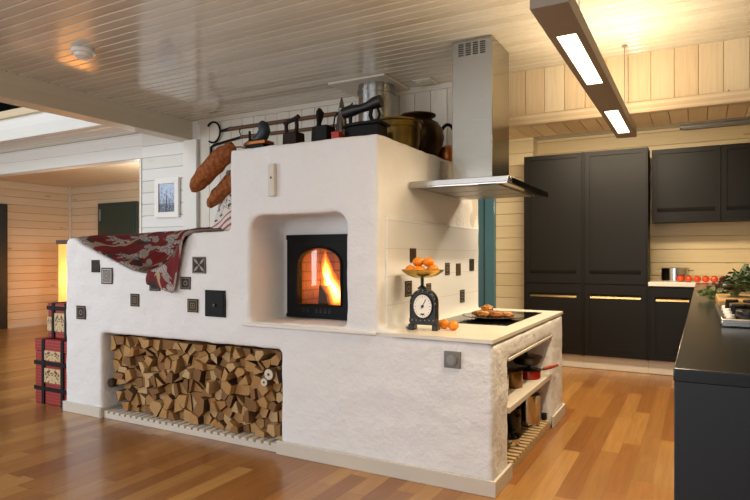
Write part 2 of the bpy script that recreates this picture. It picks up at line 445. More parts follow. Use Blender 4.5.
# ------------------------------------------------------------------ the room
mb = MB(); 
fx0, fx1, fy0, fy1 = -11.6, 2.4, -2.2, 8.2
mb.add([(fx0, fy0, 0), (fx1, fy0, 0), (fx1, fy1, 0), (fx0, fy1, 0)], [(0, 1, 2, 3)], 0, [[(fx0, fy0), (fx1, fy0), (fx1, fy1), (fx0, fy1)]])
mb.box(fx0, fx1, fy0, fy1, -.1, -.001)
struct('floor', mb, M['floor'])

XBM = -5.12
mb = MB().boards((XBM, -2.2, ZC), (1, 0, 0), (0, 1, 0), (0, 0, -1), 2.4 - XBM, 10.35, .092, .013, .016)
struct('ceiling', mb, M['ceil'])
# beam along the edge of the ceiling with its post
mb = MB().boards((XBM, -2.2, 2.70), (0, 1, 0), (0, 0, 1), (1, 0, 0), YW + 2.2, ZC - 2.7, .12, .004, .003, .2)
struct('trim_1', mb, M['beam'], 'painted timber beam along the ceiling edge')
mb = MB().box(-5.225, -5.015, YW - .045, YW + .1, 0, 2.70).box(-5.13, -5.0, YW - .001, YW + .1, 2.69, ZC)
struct('trim_2', mb, M['postwhite'], 'painted timber post under the ceiling beam', .006)
# boarded wall behind the stove (upright boards) with crown trim
mb = MB().boards((-5.015, YW, 0), (0, 0, 1), (1, 0, 0), (0, -1, 0), ZC, XB - .0 + 5.015, .16, .006, .010, .18)
struct('wall_back', mb, M['whitevert'])
struct('trim_3', MB().box(-5.02, XB, YW - .022, YW - .001, ZC - .05, ZC), M['cream'], 'trim strip between boarded wall and ceiling', .003)
# header over the kitchen
mb = MB().boards((XB, YW, 2.545), (0, 0, 1), (1, 0, 0), (0, -1, 0), ZC - 2.545, 2.3 - XB, .16, .006, .010, .48)
struct('wall_header', mb, M['frieze'])
mb = MB().box(XB, 2.3, YW - .03, YW + .03, 2.458, 2.545)
struct('trim_4', mb, M['frieze'], 'moulding along the bottom of the kitchen header', .008)
mb = MB().boards((XB, YW + .03, 2.455), (0, 1, 0), (1, 0, 0), (0, 0, -1), .47, 2.3 - XB, .13, .006, .012, .08)
struct('trim_5', mb, M['soffit'], 'boarded underside of the kitchen header')
# kitchen back wall and the log return
struct('wall_kitchen', MB().boards((-1.9, YK + .6, 0), (1, 0, 0), (0, 0, 1), (0, -1, 0), 4.3, ZC, .16, .006, .014, .12), M['logs'])
struct('wall_return', MB().boards((-4.2, YK + .35, 0), (1, 0, 0), (0, 0, 1), (0, -1, 0), 4.2 - 1.885, ZC, .16, .006, .014, .2), M['logs_pale'])
struct('wall_right', MB().boards((2.3, -2.2, 0), (0, 1, 0), (0, 0, 1), (-1, 0, 0), 10.3, ZC, .16, .008, .006, .1), M['logs'])
# left: white planked wall with the picture, header over the passage
struct('wall_left', MB().boards((-5.972, YW, 0), (1, 0, 0), (0, 0, 1), (0, -1, 0), 5.972 - 5.22, 2.87, .142, .006, .014, .14), M['whitewall'])
struct('trim_6', MB().box(-6.0, -5.972, YW - .015, YW + .15, 0, 2.56), M['white'], 'white corner strip of the planked wall', .003)
struct('wall_passage', MB().boards((-11.5, YW, 2.56), (1, 0, 0), (0, 0, 1), (0, -1, 0), 11.5 - 5.972, .31, .155, .006, .012, .14), M['whitewall'])
struct('ceiling_passage', MB().boards((-11.5, 4.45, 2.875), (1, 0, 0), (0, 1, 0), (0, 0, -1), 11.5 + XBM - .2, .57, .09, .006, .004, .05), M['ceil'])
struct('trim_7', MB().boards((-11.5, 4.42, 2.868), (1, 0, 0), (0, 0, 1), (0, -1, 0), 11.5 + XBM - .2, .278, .26, .004, .003, .06), M['whitewall'], 'white edge board of the upper floor')
struct('trim_8', MB().box(-11.5, XBM - .2, 4.37, 4.5, 3.147, 3.24), M['farceil'], 'wooden cap on the edge of the upper floor', .006)
struct('wall_upper', MB().boards((-11.5, 6.5, 2.95), (1, 0, 0), (0, 0, 1), (0, -1, 0), 6.5, 2.4, .15, .006, .005, .1), M['blackdoor'])  # near-black on upper walls and ceiling paints in the unlit upper floor
struct('wall_upperleft', MB().box(-11.6, -11.5, -2.2, 6.6, 2.85, 5.4), M['blackdoor'])
struct('ceiling_upper', MB().box(-11.5, -5.0, -2.2, 6.6, 5.3, 5.4), M['blackdoor'])
# far room
struct('wall_farleft', MB().boards((-11.39, -2.2, 0), (0, 1, 0), (0, 0, 1), (1, 0, 0), 9.85, 2.8, .146, .007, .016, .12), M['farwall'])
struct('wall_far', MB().boards((-11.39, 7.647, 0), (1, 0, 0), (0, 0, 1), (0, -1, 0), 7.2, 2.8, .146, .007, .016, .12), M['farwall'])
struct('ceiling_far', MB().boards((-11.5, YW + .15, 2.79), (1, 0, 0), (0, 1, 0), (0, 0, -1), 7.3, 2.6, .09, .006, .004, .05), M['farceil'])
struct('trim_9', MB().box(-11.385, -11.35, 7.61, 7.645, 0, 2.79), M['cream'], 'corner strip of the far room', .003)
# black door in the far left wall
d = struct('door_1', MB().box(-11.385, -11.33, 5.45, 6.36, .0, 2.33), M['blackdoor'], 'black door in the far left wall', .006)
# dark green door in the far wall
d = struct('door_2', MB().box(-10.43, -9.30, 7.59, 7.645, 0, 2.40).box(-10.36, -9.37, 7.575, 7.60, .03, 2.33), M['darkgreen'], 'dark green door in the far wall', .006)
MB().box(-10.33, -10.30, 7.54, 7.575, 2.05, 2.28).build('door_handle', M['greylight'], d, bevel=.004)
# teal door behind the stove
d = struct('door_3', MB().box(-3.45, -2.40, YK + .31, YK + .352, 0, 2.5), M['teal'], 'teal door in the pale timber wall', .004)
MB().box(-2.52, -2.385, YK + .27, YK + .35, 0, 2.52).box(-3.47, -3.35, YK + .27, YK + .35, 0, 2.52).box(-3.47, -2.385, YK + .27, YK + .35, 2.4, 2.53).build('door_frame', M['teal'], d, bevel=.006)
struct('baseboard_far', MB().box(-11.385, -11.37, 6.38, 7.6, 0, .06).box(-11.37, -4.3, 7.63, 7.645, 0, .06), M['cream'])

# ------------------------------------------------------------------ the masonry stove
stove = thing('masonry_stove', (-2.95, 4.2, 0), 'large white plastered masonry stove with bench, fire niche and wood store', 'stove')
b = MB()
YB = 4.17
# bench: pier, lintel, back, parapet with a dip, platform
b.box(-4.885, -4.40, Y0, YB, 0, 1.0)
b.box(-4.5, -2.9, Y0, YB, .715, 1.12)
b.box(-2.95, -2.45, Y0, YB, .715, .875)
b.box(-4.5, -2.45, YB - .1, YB, 0, .9)
b.box(-4.885, -2.9, Y0, YB, .9, 1.13)
par = [(-4.885, 1.0), (-4.885, 1.45), (-4.875, 1.49), (-4.85, 1.515), (-4.83, 1.525), (-4.77, 1.51), (-4.66, 1.455), (-4.38, 1.355), (-4.18, 1.295), (-4.04, 1.245), (-3.92, 1.225), (-3.80, 1.22),
       (-3.66, 1.25), (-3.55, 1.33), (-3.46, 1.45), (-3.40, 1.52), (-3.34, 1.54), (-2.9, 1.545), (-2.9, 1.0)]
b.prism([(x, Y0, z) for x, z in par], (0, .15, 0))
b.box(-4.885, -4.78, Y0, YB, 1.0, 1.50)
b.box(-3.36, -2.9, Y0, YB, 1.0, 1.542)
b.box(-4.885, -2.9, YB - .14, YB, 1.0, 1.565)
b.prism([(-4.8, 3.3, 1.05), (-4.8, 3.9, 1.40), (-4.8, 4.1, 1.5), (-4.8, 4.1, .95), (-4.8, 3.3, .95)], (1.5, 0, 0))
# tall block with the fire niche and the firebox cavity
NL, NR, NB, NT_ = -2.79, -1.986, .885, 1.648
YN = 3.642
b.box(-2.972, NL, Y0, 5.18, .715, ZTOP)
b.box(-2.972, -2.4, YB - .02, 5.18, 0, .9)
b.box(NR, XB, Y0, 5.18, 0, ZTOP)
b.box(NL - .05, NR + .05, Y0, 5.18, NT_, ZTOP)
b.box(NL - .05, NR + .05, Y0, 5.18, .715, NB)
b.box(-2.512, NR + .05, Y0, 5.18, 0, NB)
b.box(NL - .05, NR + .05, 4.25, 5.18, .715, ZTOP)
FX0, FX1, FZ0, FZ1 = -2.70, -2.20, .95, 1.49      # firebox opening in the niche back
b.box(NL - .05, FX0, YN, 4.3, NB - .05, NT_ + .05)
b.box(FX1, NR + .05, YN, 4.3, NB - .05, NT_ + .05)
b.box(FX0 - .02, FX1 + .02, YN, 4.3, FZ1, NT_ + .05)
b.box(FX0 - .02, FX1 + .02, YN, 4.3, NB - .05, FZ0)
for (cx, sx) in ((NL, 1), (NR, -1)):               # rounded upper corners of the niche
    rr = .10
    pts = [(cx - sx * .03, Y0, NT_ + .03)] + [(cx - sx * .03, Y0, NT_ - rr)] + [(cx + sx * rr * (1 - math.cos(t)), Y0, NT_ - rr + rr * math.sin(t)) for t in [R(a) for a in range(0, 91, 15)]] + [(cx + sx * rr, Y0, NT_ + .03)]
    b.prism(pts, (0, YN - Y0 + .02, 0))
# low counter on the right with the open pan niche
b.box(-2.512, XB + .1, Y0, 3.6, 0, .9)
b.box(XB - .1, X0, Y0, 3.55, 0, ZT - .024)
b.box(XB - .1, X0, 4.76, 5.21, 0, ZT - .024)
b.box(XB - .1, X0, Y0, 5.21, .725, ZT - .024)
b.box(XB - .1, -1.60, Y0, 5.21, 0, ZT - .024)
body = b.build('plaster_body', M['plaster'], stove, world=True)
r = body.modifiers.new('remesh', 'REMESH'); r.mode = 'VOXEL'; r.voxel_size = .018; r.use_smooth_shade = True
sm = body.modifiers.new('smooth', 'SMOOTH'); sm.factor = .5; sm.iterations = 4
tx = bpy.data.textures.new('plaster_lumps', 'CLOUDS'); tx.noise_scale = .16; tx.noise_depth = 2
ds = body.modifiers.new('lumps', 'DISPLACE'); ds.texture = tx; ds.strength = .015; ds.mid_level = .5; ds.texture_coords = 'LOCAL'

# hearth ledge, baseboards
MB().box(-2.84, -1.76, Y0 - .028, Y0 + .1, .862, .886).box(NL + .01, NR - .01, Y0 - .0, YN + .01, .878, .894).build('hearth_ledge', plaster('ledge_plaster', '#e4e0da', .2), stove, True, bevel=.008)
bb = MB().box(-2.535, X0 + .0225, Y0 - .022, Y0 - .004, 0, .092)
bb.box(X0 + .004, X0 + .0225, Y0 - .005, 3.56, 0, .092)
bb.build('baseboard', M['cream'], stove, True, bevel=.003)
MB().box(X0 + .004, X0 + .022, 4.755, 5.232, 0, .092).box(X0 - .3, X0 + .022, 5.214, 5.232, 0, .092).build('baseboard', M['cream'], stove, True, bevel=.003)
MB().box(-4.905, -4.385, Y0 - .022, Y0 - .004, 0, .085).box(-4.397, -4.38, Y0 - .022, 4.0, 0, .085).box(-4.905, -4.888, Y0 - .022, 4.1, 0, .085).build('baseboard', M['cream'], stove, True, bevel=.003)
# glazed tile field on the side above the counter
def mat_glazed():
    n = NT('glazed_white_tile'); o = n.sep(n.coord('Object'))
    gz = n.math('LESS_THAN', n.math('FRACT', n.math('DIVIDE', n.math('ADD', o[2], .05), .182)), .02)
    rowi = n.math('FLOOR', n.math('DIVIDE', n.math('ADD', o[2], .05), .182))
    gy = n.math('LESS_THAN', n.math('FRACT', n.math('ADD', n.math('DIVIDE', o[1], .45), n.math('MULTIPLY', rowi, .5))), .008)
    k = gz
    w = n.noise(n.coord(), 6, 2)
    return n.set(n.mix(n.math('MULTIPLY', k, .35), lin('#e9eaeb'), lin('#a8a096')), n.math('MULTIPLY_ADD', w, .15, .12), 0, n.bump(n.math('MULTIPLY_ADD', w, .6, n.math('MULTIPLY', k, -1)), .25, .004))
MB().box(XB - .004, XB + .014, 3.335, 5.12, ZT - .01, 1.605).build('tile_backsplash', mat_glazed(), stove, True, bevel=.004)
for (y0, z1, y1, z0, k) in ((3.664, 1.422, 3.775, 1.305, 'brown'), (3.586, 1.20, 3.705, 1.072, 'ring'), (4.311, 1.315, 4.416, 1.20, 'ring'), (4.549, 1.307, 4.665, 1.188, 'brown'),
                            (4.873, 1.344, 5.003, 1.22, 'dark'), (4.641, 1.085, 4.761, .96, 'ring'), (3.944, 1.165, 4.04, 1.06, 'square')):
    MB().uvbox((XB + .012, y0 + .006, z0 + .010), (0, 1, 0), (0, 0, 1), (1, 0, 0), (y1 - y0) * .9, (z1 - z0) * .84, .006).build('ornamental_tile', T[k], stove, True)
for (x0, z1, x1, z0, k) in ((-4.522, 1.326, -4.418, 1.222, 'dark'), (-4.392, 1.262, -4.255, 1.126, 'maze'), (-4.032, 1.055, -3.932, .953, 'square'), (-4.724, .931, -4.606, .815, 'ring'),
                            (-3.809, 1.195, -3.692, 1.085, 'ring'), (-3.467, 1.202, -3.360, 1.106, 'ring'), (-3.341, 1.354, -3.206, 1.23, 'leaf'), (-3.393, 1.036, -3.287, .935, 'square')):
    MB().uvbox((x0, Y0 + .004, z0), (1, 0, 0), (0, 0, 1), (0, -1, 0), x1 - x0, z1 - z0, .011).build('ornamental_tile', T[k], stove, True)
# soot door
sd = MB().box(-3.21, -3.012, Y0 - .010, Y0 + .01, .912, 1.108).box(-3.195, -3.027, Y0 - .013, Y0 - .008, .927, 1.093).build('soot_door', M['iron'], stove, True, bevel=.003)
MB().cyl((-3.11, Y0 - .012, 1.0), (-3.11, Y0 - .024, 1.0), .010).build('knob', M['blackmetal'], sd, True)
# round damper gauge strip high on the block
gs = MB().box(-2.602, -2.548, Y0 - .028, Y0 + .005, 1.772, 1.998).build('damper_plate', M['cream'], stove, True, bevel=.005)
MB().cyl((-2.575, Y0 - .026, 1.9), (-2.575, Y0 - .032, 1.9), .008).build('screw', M['brass'], gs, True)
# grey power outlet with a round insert
so = MB().box(-1.305, -1.203, Y0 - .014, Y0 + .006, .705, .803).build('wall_switch', M['grey'], stove, True, bevel=.004)
MB().cyl((-1.254, Y0 - .013, .753), (-1.254, Y0 - .024, .753), .031, n=28).cyl((-1.254, Y0 - .023, .753), (-1.254, Y0 - .03, .753), .022, n=28).build('switch_dial', M['greylight'], so, True, bevel=.002)
# fire door: arched cast-iron frame with a glass pane
DX0, DX1, DZ0, DZ1 = -2.732, -2.185, .905, 1.512
GX0, GX1, GZ0, GZS, GZT = -2.638, -2.245, .998, 1.30, 1.425
def arch(n=18):
    cx = (GX0 + GX1) / 2; a = (GX1 - GX0) / 2
    return [(GX0, GZ0)] + [(cx - a * math.cos(math.pi * i / n), GZS + (GZT - GZS) * math.sin(math.pi * i / n)) for i in range(n + 1)] + [(GX1, GZ0)]
ar = arch(); yf, yb = YN - .045, YN + .02
mb = MB()
def rim(p):       # matching point on the outer rectangle for every arch point
    x, z = p
    if abs(z - GZ0) < 1e-6: return (DX0 if x < -2.45 else DX1, DZ0)
    cx = (GX0 + GX1) / 2; dx, dz = x - cx, z - 1.2
    s = min((((DX1 - cx) if dx > 0 else (cx - DX0)) / abs(dx)) if abs(dx) > 1e-6 else 1e9, ((DZ1 - 1.2) / dz) if dz > 1e-6 else 1e9)
    return (max(DX0, min(DX1, cx + dx * s)), min(DZ1, 1.2 + dz * s))
out = [rim(p) for p in ar]
# add exact upper corners by snapping the closest rim points
for cxn in (DX0, DX1):
    i = min(range(len(out)), key=lambda k: (out[k][0] - cxn) ** 2 + (out[k][1] - DZ1) ** 2); out[i] = (cxn, DZ1)
n = len(ar)
vs = [(x, yf, z) for x, z in ar] + [(x, yf, z) for x, z in out] + [(x, yb, z) for x, z in ar] + [(x, yb, z) for x, z in out]
fs = []
for i in range(n):
    j = (i + 1) % n
    fs += [(i, j, n + j, n + i), (2 * n + j, 2 * n + i, 3 * n + i, 3 * n + j), (j, i, 2 * n + i, 2 * n + j), (n + i, n + j, 3 * n + j, 3 * n + i)]
mb.add(vs, fs)
fdoor = mb.build('fire_door', M['iron'], stove, True, angle=25)
rt = MB(); rt.tube([(x, yf - .004, z) for x, z in ar] + [(ar[0][0], yf - .004, ar[0][1])], .009, 8)
rt.box(DX0, DX1, yf - .010, yf + .01, DZ1 - .03, DZ1 + .006).box(DX0, DX1, yf - .010, yf + .01, DZ0 - .004, DZ0 + .022)
rt.build('door_moulding', M['iron'], fdoor, True)
mb = MB()
for k in range(7):
    if k == 2: continue
    x = -2.575 + k * .038; mb.cyl((x, yf + .001, 1.0 - .035), (x, yf - .003, .965), .010, n=12); mb.box(x - .01, x + .01, yf - .003, yf, .94, .965)
mb.build('air_vent', M['black'], fdoor, True)
for z in (.965, 1.40): MB().cyl((DX0 - .008, yf + .03, z - .022), (DX0 - .008, yf + .03, z + .022), .010, n=12).build('hinge', M['iron'], fdoor, True)
mb = MB().prism([(x, YN - .012, z) for x, z in ar], (0, .004, 0)); mb.build('door_glass', M['glass'], fdoor, True)
# brick lining of the firebox
def mat_brick():
    n = NT('fire_brick'); br = n.node('ShaderNodeTexBrick'); n.put(br.inputs['Vector'], n.coord('UV'))
    br.inputs['Scale'].default_value = 1; br.inputs['Color1'].default_value = lin('#94664a'); br.inputs['Color2'].default_value = lin('#9c6c4c'); br.inputs['Mortar'].default_value = lin('#6c4832')
    br.inputs['Brick Width'].default_value = .2; br.inputs['Row Height'].default_value = .075; br.inputs['Mortar Size'].default_value = .006
    return n.set(br.outputs['Color'], .85)
mb = MB()
yz0, yz1 = YN + .01, 4.15
q = lambda a: [[(0, 0), (a, 0), (a, .56), (0, .56)]]
mb.add([(FX0 + .035, yz0, FZ0), (FX0 + .035, yz1, FZ0), (FX0 + .035, yz1, FZ1), (FX0 + .035, yz0, FZ1)], [(0, 1, 2, 3)], 0, q(.5))
mb.add([(FX1 - .03, yz1, FZ0), (FX1 - .03, yz0, FZ0), (FX1 - .03, yz0, FZ1), (FX1 - .03, yz1, FZ1)], [(0, 1, 2, 3)], 0, q(.5))
mb.add([(FX0 + .01, yz1, FZ0), (FX1, yz1, FZ0), (FX1, yz1, FZ1), (FX0 + .01, yz1, FZ1)], [(0, 1, 2, 3)], 0, q(.5))
mb.add([(FX0, yz0, FZ0 + .012), (FX1, yz0, FZ0 + .012), (FX1, yz1, FZ0 + .012), (FX0 + .01, yz1, FZ0 + .012)], [(0, 1, 2, 3)], 0, q(.5))
mb.build('firebox_lining', mat_brick(), stove, True)
# shelf in the pan niche
MB().box(-1.62, X0 + .004, 3.56, 4.755, .392, .43).box(X0 - .004, X0 + .008, 3.54, 4.77, .716, .735).build('niche_shelf', M['cream'], stove, True, bevel=.004)

# fire
def mat_flame(name, col, st):
    """thin glowing gas: lets the light behind through and adds its own"""
    n = NT(name); n.n.remove(n.b)
    t = n.node('ShaderNodeBsdfTransparent'); em = n.node('ShaderNodeEmission'); em.inputs[0].default_value = col
    n.put(em.inputs[1], n.math('MULTIPLY', n.noise(n.coord('Object'), 16, 3, .6, .8), st * 2))
    a = n.node('ShaderNodeAddShader'); n.l.new(t.outputs[0], a.inputs[0]); n.l.new(em.outputs[0], a.inputs[1]); n.l.new(a.outputs[0], n.out.inputs[0])
    return n.m
FLM = [mat_flame('flame_gas', c, st) for c, st in (((1, .17, .01, 1), .16), ((1, .22, .015, 1), .22), ((1, .30, .03, 1), .3), ((1, .40, .06, 1), .45), ((1, .52, .14, 1), .6), ((1, .68, .28, 1), .9))]
fire = thing('fire', (-2.46, 3.82, FZ0), 'orange and yellow fire burning behind the arched stove door', 'fire')
def flame(x, y, z, h, r, lean, seed):
    mb = MB()
    for k in range(6):
        sc = 1 - .155 * k; pts, rs = [], []
        for i in range(17):
            t = i / 16
            pts.append((x + lean * t * t + .03 * math.sin(5 * t + seed) * t, y + .02 * math.sin(4 * t + seed * 2) * t, z + .012 * k + h * t * (1 - .085 * k)))
            w = math.sin(math.pi * min(1, (t * .8 + .2))) ** .8 * (1 - .3 * t) * (1 + .22 * noise.noise(Vector((t * 5, seed * 3, 0))))
            rs.append(max(.0008, r * sc * w))
        mb.tube(pts, rs, 16, k, True, .7)
    return mb.build('flame', FLM, fire, True, angle=180)
flame(-2.40, 3.80, FZ0 + .02, .36, .085, -.13, 1); flame(-2.49, 3.86, FZ0 + .05, .42, .085, -.10, 1.9); flame(-2.34, 3.78, FZ0 + .015, .24, .06, -.03, 2.9)
flame(-2.58, 3.93, FZ0 + .06, .34, .075, -.01, 4.1); flame(-2.44, 3.83, FZ0 + .02, .26, .07, -.10, 5.3)
mb = MB().prism([(-2.575, 3.78, FZ0 + .005), (-2.47, 3.78, FZ0 + .005), (-2.50, 3.78, FZ0 + .12), (-2.56, 3.78, FZ0 + .19)], (.02, .12, -.01))
solo('burning_log', mb, M['bark'], 'charred upright log in the burning firebox', 'log', bevel=.01)
mb = MB().tube([(-2.62, 4.05, FZ0 + .04), (-2.2 - .04, 4.03, FZ0 + .05)], .034, 10)
solo('burning_log', mb, M['bark'], 'charred log lying at the back of the burning firebox', 'log')

# ------------------------------------------------------------------ worktop on the stove, hob
mb = MB().prism([(XB + .012, Y0 - .006, ZT - .022), (X0 + .001, Y0 - .006, ZT - .022), (X0 + .001, 5.222, ZT - .022), (XB - .18, 5.222, ZT - .022), (XB - .18, 5.185, ZT - .022), (XB + .012, 5.185, ZT - .022)], (0, 0, .022))
solo('stove_worktop', mb, M['counter'], 'cream worktop slab on the low part of the stove', 'worktop', bevel=.006)
hob = solo('ceramic_hob', MB().box(-1.66, -1.13, 3.93, 4.96, ZT, ZT + .006), M['ceramicglass'], 'flat black ceramic glass hob set in the cream worktop', 'hob', bevel=.002)

# kitchen scale with bowl
sc_ = thing('kitchen_scale', (-1.545, 3.5, ZT), 'black cast kitchen scale with round white dial and brass bowl', 'scale', rz=R(8))
def outl(w, zt, zb, n=14):
    return [(-w, zb)] + [(-w * math.cos(math.pi * i / n), zt - w + w * math.sin(math.pi * i / n)) for i in range(n + 1)] + [(w, zb)]
DS = Matrix.Translation((0, 0, .155)) @ Matrix.Diagonal((.9, 1, 1.12, 1)) @ Matrix.Translation((0, 0, -.155))
mb = MB().prism([(x, -.055, z) for x, z in outl(.088, .265, .035)], (0, .06, 0))
mb.build('housing', M['blackmetal'], sc_, bevel=.006)
for sx in (-1, 1):
    MB().box(sx * .078 - .018, sx * .078 + .018, -.065, .02, 0, .04).build('foot', M['blackmetal'], sc_, bevel=.005)
mb = MB().tube([(x, -.057, z) for x, z in outl(.083, .256, .05)] , .005, 8).box(-.09, .09, -.062, -.05, .055, .075); mb.build('ornate_border', M['greylight'] if False else M['blackmetal'], sc_)
mb = MB()
for i in range(9):
    a = math.pi * (i / 8) ; mb.ball((-.083 * math.cos(a), -.062, .173 + .083 * math.sin(a)), .0045, nu=8, nv=6)
for i in range(6): mb.ball((-.07 + .028 * i, -.062, .065), .005, nu=8, nv=6)
mb.build('rivet', M['greylight'], sc_)
dial = MB().cyl((0, -.055, .155), (0, -.066, .155), .068, n=40).xf(DS).build('dial', M['white'], sc_)
mb = MB().tube([(.07 * math.cos(a), -.064, .155 + .07 * math.sin(a)) for a in [2 * math.pi * i / 40 for i in range(41)]], .005, 8).xf(DS); mb.build('dial_rim', M['blackmetal'], dial)
mb = MB()
for i in range(20):
    a = 2 * math.pi * i / 20; l = .012 if i % 5 == 0 else .006
    mb.tube([(.06 * math.cos(a), -.0665, .155 + .06 * math.sin(a)), ((.06 - l) * math.cos(a), -.0665, .155 + (.06 - l) * math.sin(a))], .0012, 5)
mb.box(-.014, .014, -.0675, -.066, .106, .114)
mb.xf(DS).build('tick_mark', M['black'], dial)
mb = MB().tube([(-.008, -.069, .14), (.022, -.069, .20)], .0022, 6).cyl((0, -.066, .155), (0, -.071, .155), .009, n=16); mb.build('needle', M['black'], dial)
mb = MB().cyl((-.015, -.02, .25), (-.015, -.02, .335), .011, n=14).lathe([(.0, .262), (.03, .262), (.03, .272), (.012, .285)], (-.015, -.02, 0), n=16); mb.build('stem', M['blackmetal'], sc_)
bw = MB().lathe([(0, .333), (.05, .336), (.10, .352), (.132, .376), (.140, .386), (.136, .388), (.128, .38), (.095, .357), (.05, .341), (0, .338)], (-.015, -.01, 0), n=40); bw.build('bowl', M['brasslight'], sc_)
# mandarins in the bowl and on the worktop
man = None
def mandarin(x, y, z, r, label, group):
    global man
    if man is None:
        man = thing('mandarin', (x, y, z), label, 'mandarin', group)
        MB().ball((0, 0, .031), .036, .036, .031, 20, 14, .05, 2).build('fruit', M['orange'], man)
        MB().cyl((0, 0, .060), (0, 0, .064), .004, .003, 8).build('stem_end', M['stem'], man)
        man.scale = (r, r, r); return man
    o = copy_thing(man, (x, y, z), label, rnd.uniform(0, 6)); o.scale = (r, r, r); o['group'] = group
    return o
cx, cy, cz = -1.56, 3.5, ZT + .34
G1 = 'mandarins in the scale bowl'
for (dx, dy, dz, r, lb) in ((-.078, -.03, .020, .92, 'mandarin at the left end of the scale bowl'), (-.038, .045, .012, .95, 'mandarin at the back left of the scale bowl'), (-.005, -.055, .010, 1.0, 'mandarin at the front middle of the scale bowl'),
                            (.045, .035, .014, .95, 'mandarin at the back right of the scale bowl'), (.082, -.025, .022, .95, 'mandarin at the right end of the scale bowl'),
                            (-.030, -.012, .066, 1.0, 'upper left mandarin topping the heap in the scale bowl'), (.042, -.012, .066, 1.0, 'upper right mandarin topping the heap in the scale bowl')):
    mandarin(cx + dx, cy + dy, cz + dz, r, lb, G1)
G2 = 'loose mandarins on the worktop'
mandarin(-1.475 + .02, 3.60, ZT, .98, 'loose mandarin on the worktop nearer the scale', G2)
mandarin(-1.372, 3.55, ZT, 1.0, 'loose mandarin on the worktop nearer the hob', G2)
# plate of buns on the hob
px, py, pz = -1.345, 4.30, ZT + .006
pl = MB().lathe([(0, 0), (.10, 0), (.13, .006), (.205, .020), (.212, .026), (.205, .027), (.13, .014), (0, .010)], (px, py, pz), 48, 0, 1.1, 1.05)
solo('serving_plate', pl, M['ceramicglass'] if False else mat_plain('grey_glazed_plate', '#6f6a66', .15, 0, .1), 'dark round serving plate of buns standing on the black hob', 'plate')
G3 = 'buns on the dark plate'
for (dx, dy, dz, rx, ry, rz, k, lb) in ((-.115, .02, .016, .052, .045, .024, 'bread', 'flat brown bun at the left edge of the dark plate'), (-.055, -.055, .012, .05, .046, .030, 'bread2', 'bun at the front left of the dark plate'),
                                        (-.06, .045, .040, .046, .042, .036, 'bread2', 'large bun topping the others on the plate'), (.02, .05, .012, .05, .045, .028, 'bread', 'bun at the back middle of the dark plate'),
                                        (.035, -.045, .012, .055, .04, .028, 'bread', 'dark bun at the front middle of the dark plate'), (.095, .015, .014, .05, .045, .026, 'bread2', 'bun right of the middle of the dark plate'),
                                        (.13, -.04, .018, .04, .035, .020, 'bread', 'small bun at the right edge of the dark plate'), (-.03, .0, .012, .04, .035, .03, 'bread', 'bun underneath the topmost one on the plate')):
    solo('bun', MB().ball((px + dx, py + dy, pz + dz + rz * .8), rx, ry, rz * .8, 20, 12, .4, rnd.random() * 20, 2.2), M[k], lb, 'bun', G3)

# ------------------------------------------------------------------ hood
hood = thing('range_hood', (-1.4, 4.2, 1.83), 'stainless steel range hood with tall square flue above the worktop', 'hood')
HY0, HY1, HX0, HX1 = 3.672, 4.72, XB + .012, -1.05
mb = MB().hexa([(HX0, HY0, 1.835), (HX1, HY0, 1.835), (HX1, HY1, 1.835), (HX0, HY1, 1.835), (HX0, HY0, 1.872), (HX1, HY0, 1.872), (HX1, HY1, 1.872), (HX0, HY1, 1.872)])
mb.hexa([(HX0 + .01, HY0 + .02, 1.872), (HX1 - .01, HY0 + .02, 1.872), (HX1 - .01, HY1 - .02, 1.872), (HX0 + .01, HY1 - .02, 1.872), (-1.58, 4.0, 1.90), (-1.24, 4.0, 1.90), (-1.24, 4.46, 1.90), (-1.58, 4.46, 1.90)])
mb.build('canopy', M['steel'], hood, True, bevel=.003)
mb = MB()
for k in range(3):
    y = HY0 + .10 + k * .3; mb.box(HX0 + .09, HX1 - .09, y, y + .27, 1.826, 1.836)
mb.build('grease_filter', M['greylight'], hood, True, bevel=.004)
MB().box(HX0 + .01, HX1 - .01, HY0 + .012, HY0 + .05, 1.829, 1.836).box(HX1 - .05, HX1 - .012, HY0 + .05, HY1 - .02, 1.829, 1.836).build('canopy_lip', M['chrome'], hood, True)
MB().box(HX1 + .001, HX1 + .012, HY0 + .05, HY1 + .05, 1.826, 1.866).build('glass_edge', M['greyglass'], hood, True, bevel=.002)
fl = MB().box(-1.563, -1.261, 4.02, 4.44, 1.885, ZC - .004).build('flue', M['steelv'], hood, True, bevel=.004)
mb = MB()
for cidx in range(4):
    for rI in range(6):
        x = -1.513 + cidx * .054; z = 2.80 + rI * .0155; mb.box(x, x + .038, 4.0175, 4.03, z, z + .009)
mb.build('vent_slot', M['black'], fl, True)

# ------------------------------------------------------------------ flue pipe, ceiling fittings
pp = thing('stove_pipe', (-2.55, 4.68, ZTOP), 'round steel stove pipe rising to a square ceiling plate', 'pipe')
mb = MB().cyl((-2.55, 4.68, ZTOP + .006), (-2.55, 4.68, ZC - .02), .163, n=48); mb.build('pipe', M['pipe'], pp, True)
mb = MB().lathe([(.165, 0), (.172, 0), (.172, .03), (.165, .03)], (-2.55, 4.68, ZC - .10), 48); mb.build('collar', M['pipe'], pp, True)
MB().box(-2.905, -2.33, 4.42, YW - .03, ZC - .022, ZC - .002).build('ceiling_plate', M['cream'], pp, True, bevel=.004)
cv = thing('ceiling_vent', (-2.12, 4.81, ZC), 'small square vent plate in the ceiling right of the stove pipe', 'vent')
MB().box(-2.215, -2.035, 4.72, 4.89, ZC - .014, ZC - .001).build('vent_plate', M['ceil'], cv, True, bevel=.004)
MB().box(-2.19, -2.06, 4.745, 4.865, ZC - .02, ZC - .013).build('vent_cover', M['cream'], cv, True, bevel=.004)
sd_ = thing('smoke_detector', (-4.07, 2.84, ZC), 'round white smoke detector on the boarded ceiling', 'smoke detector')
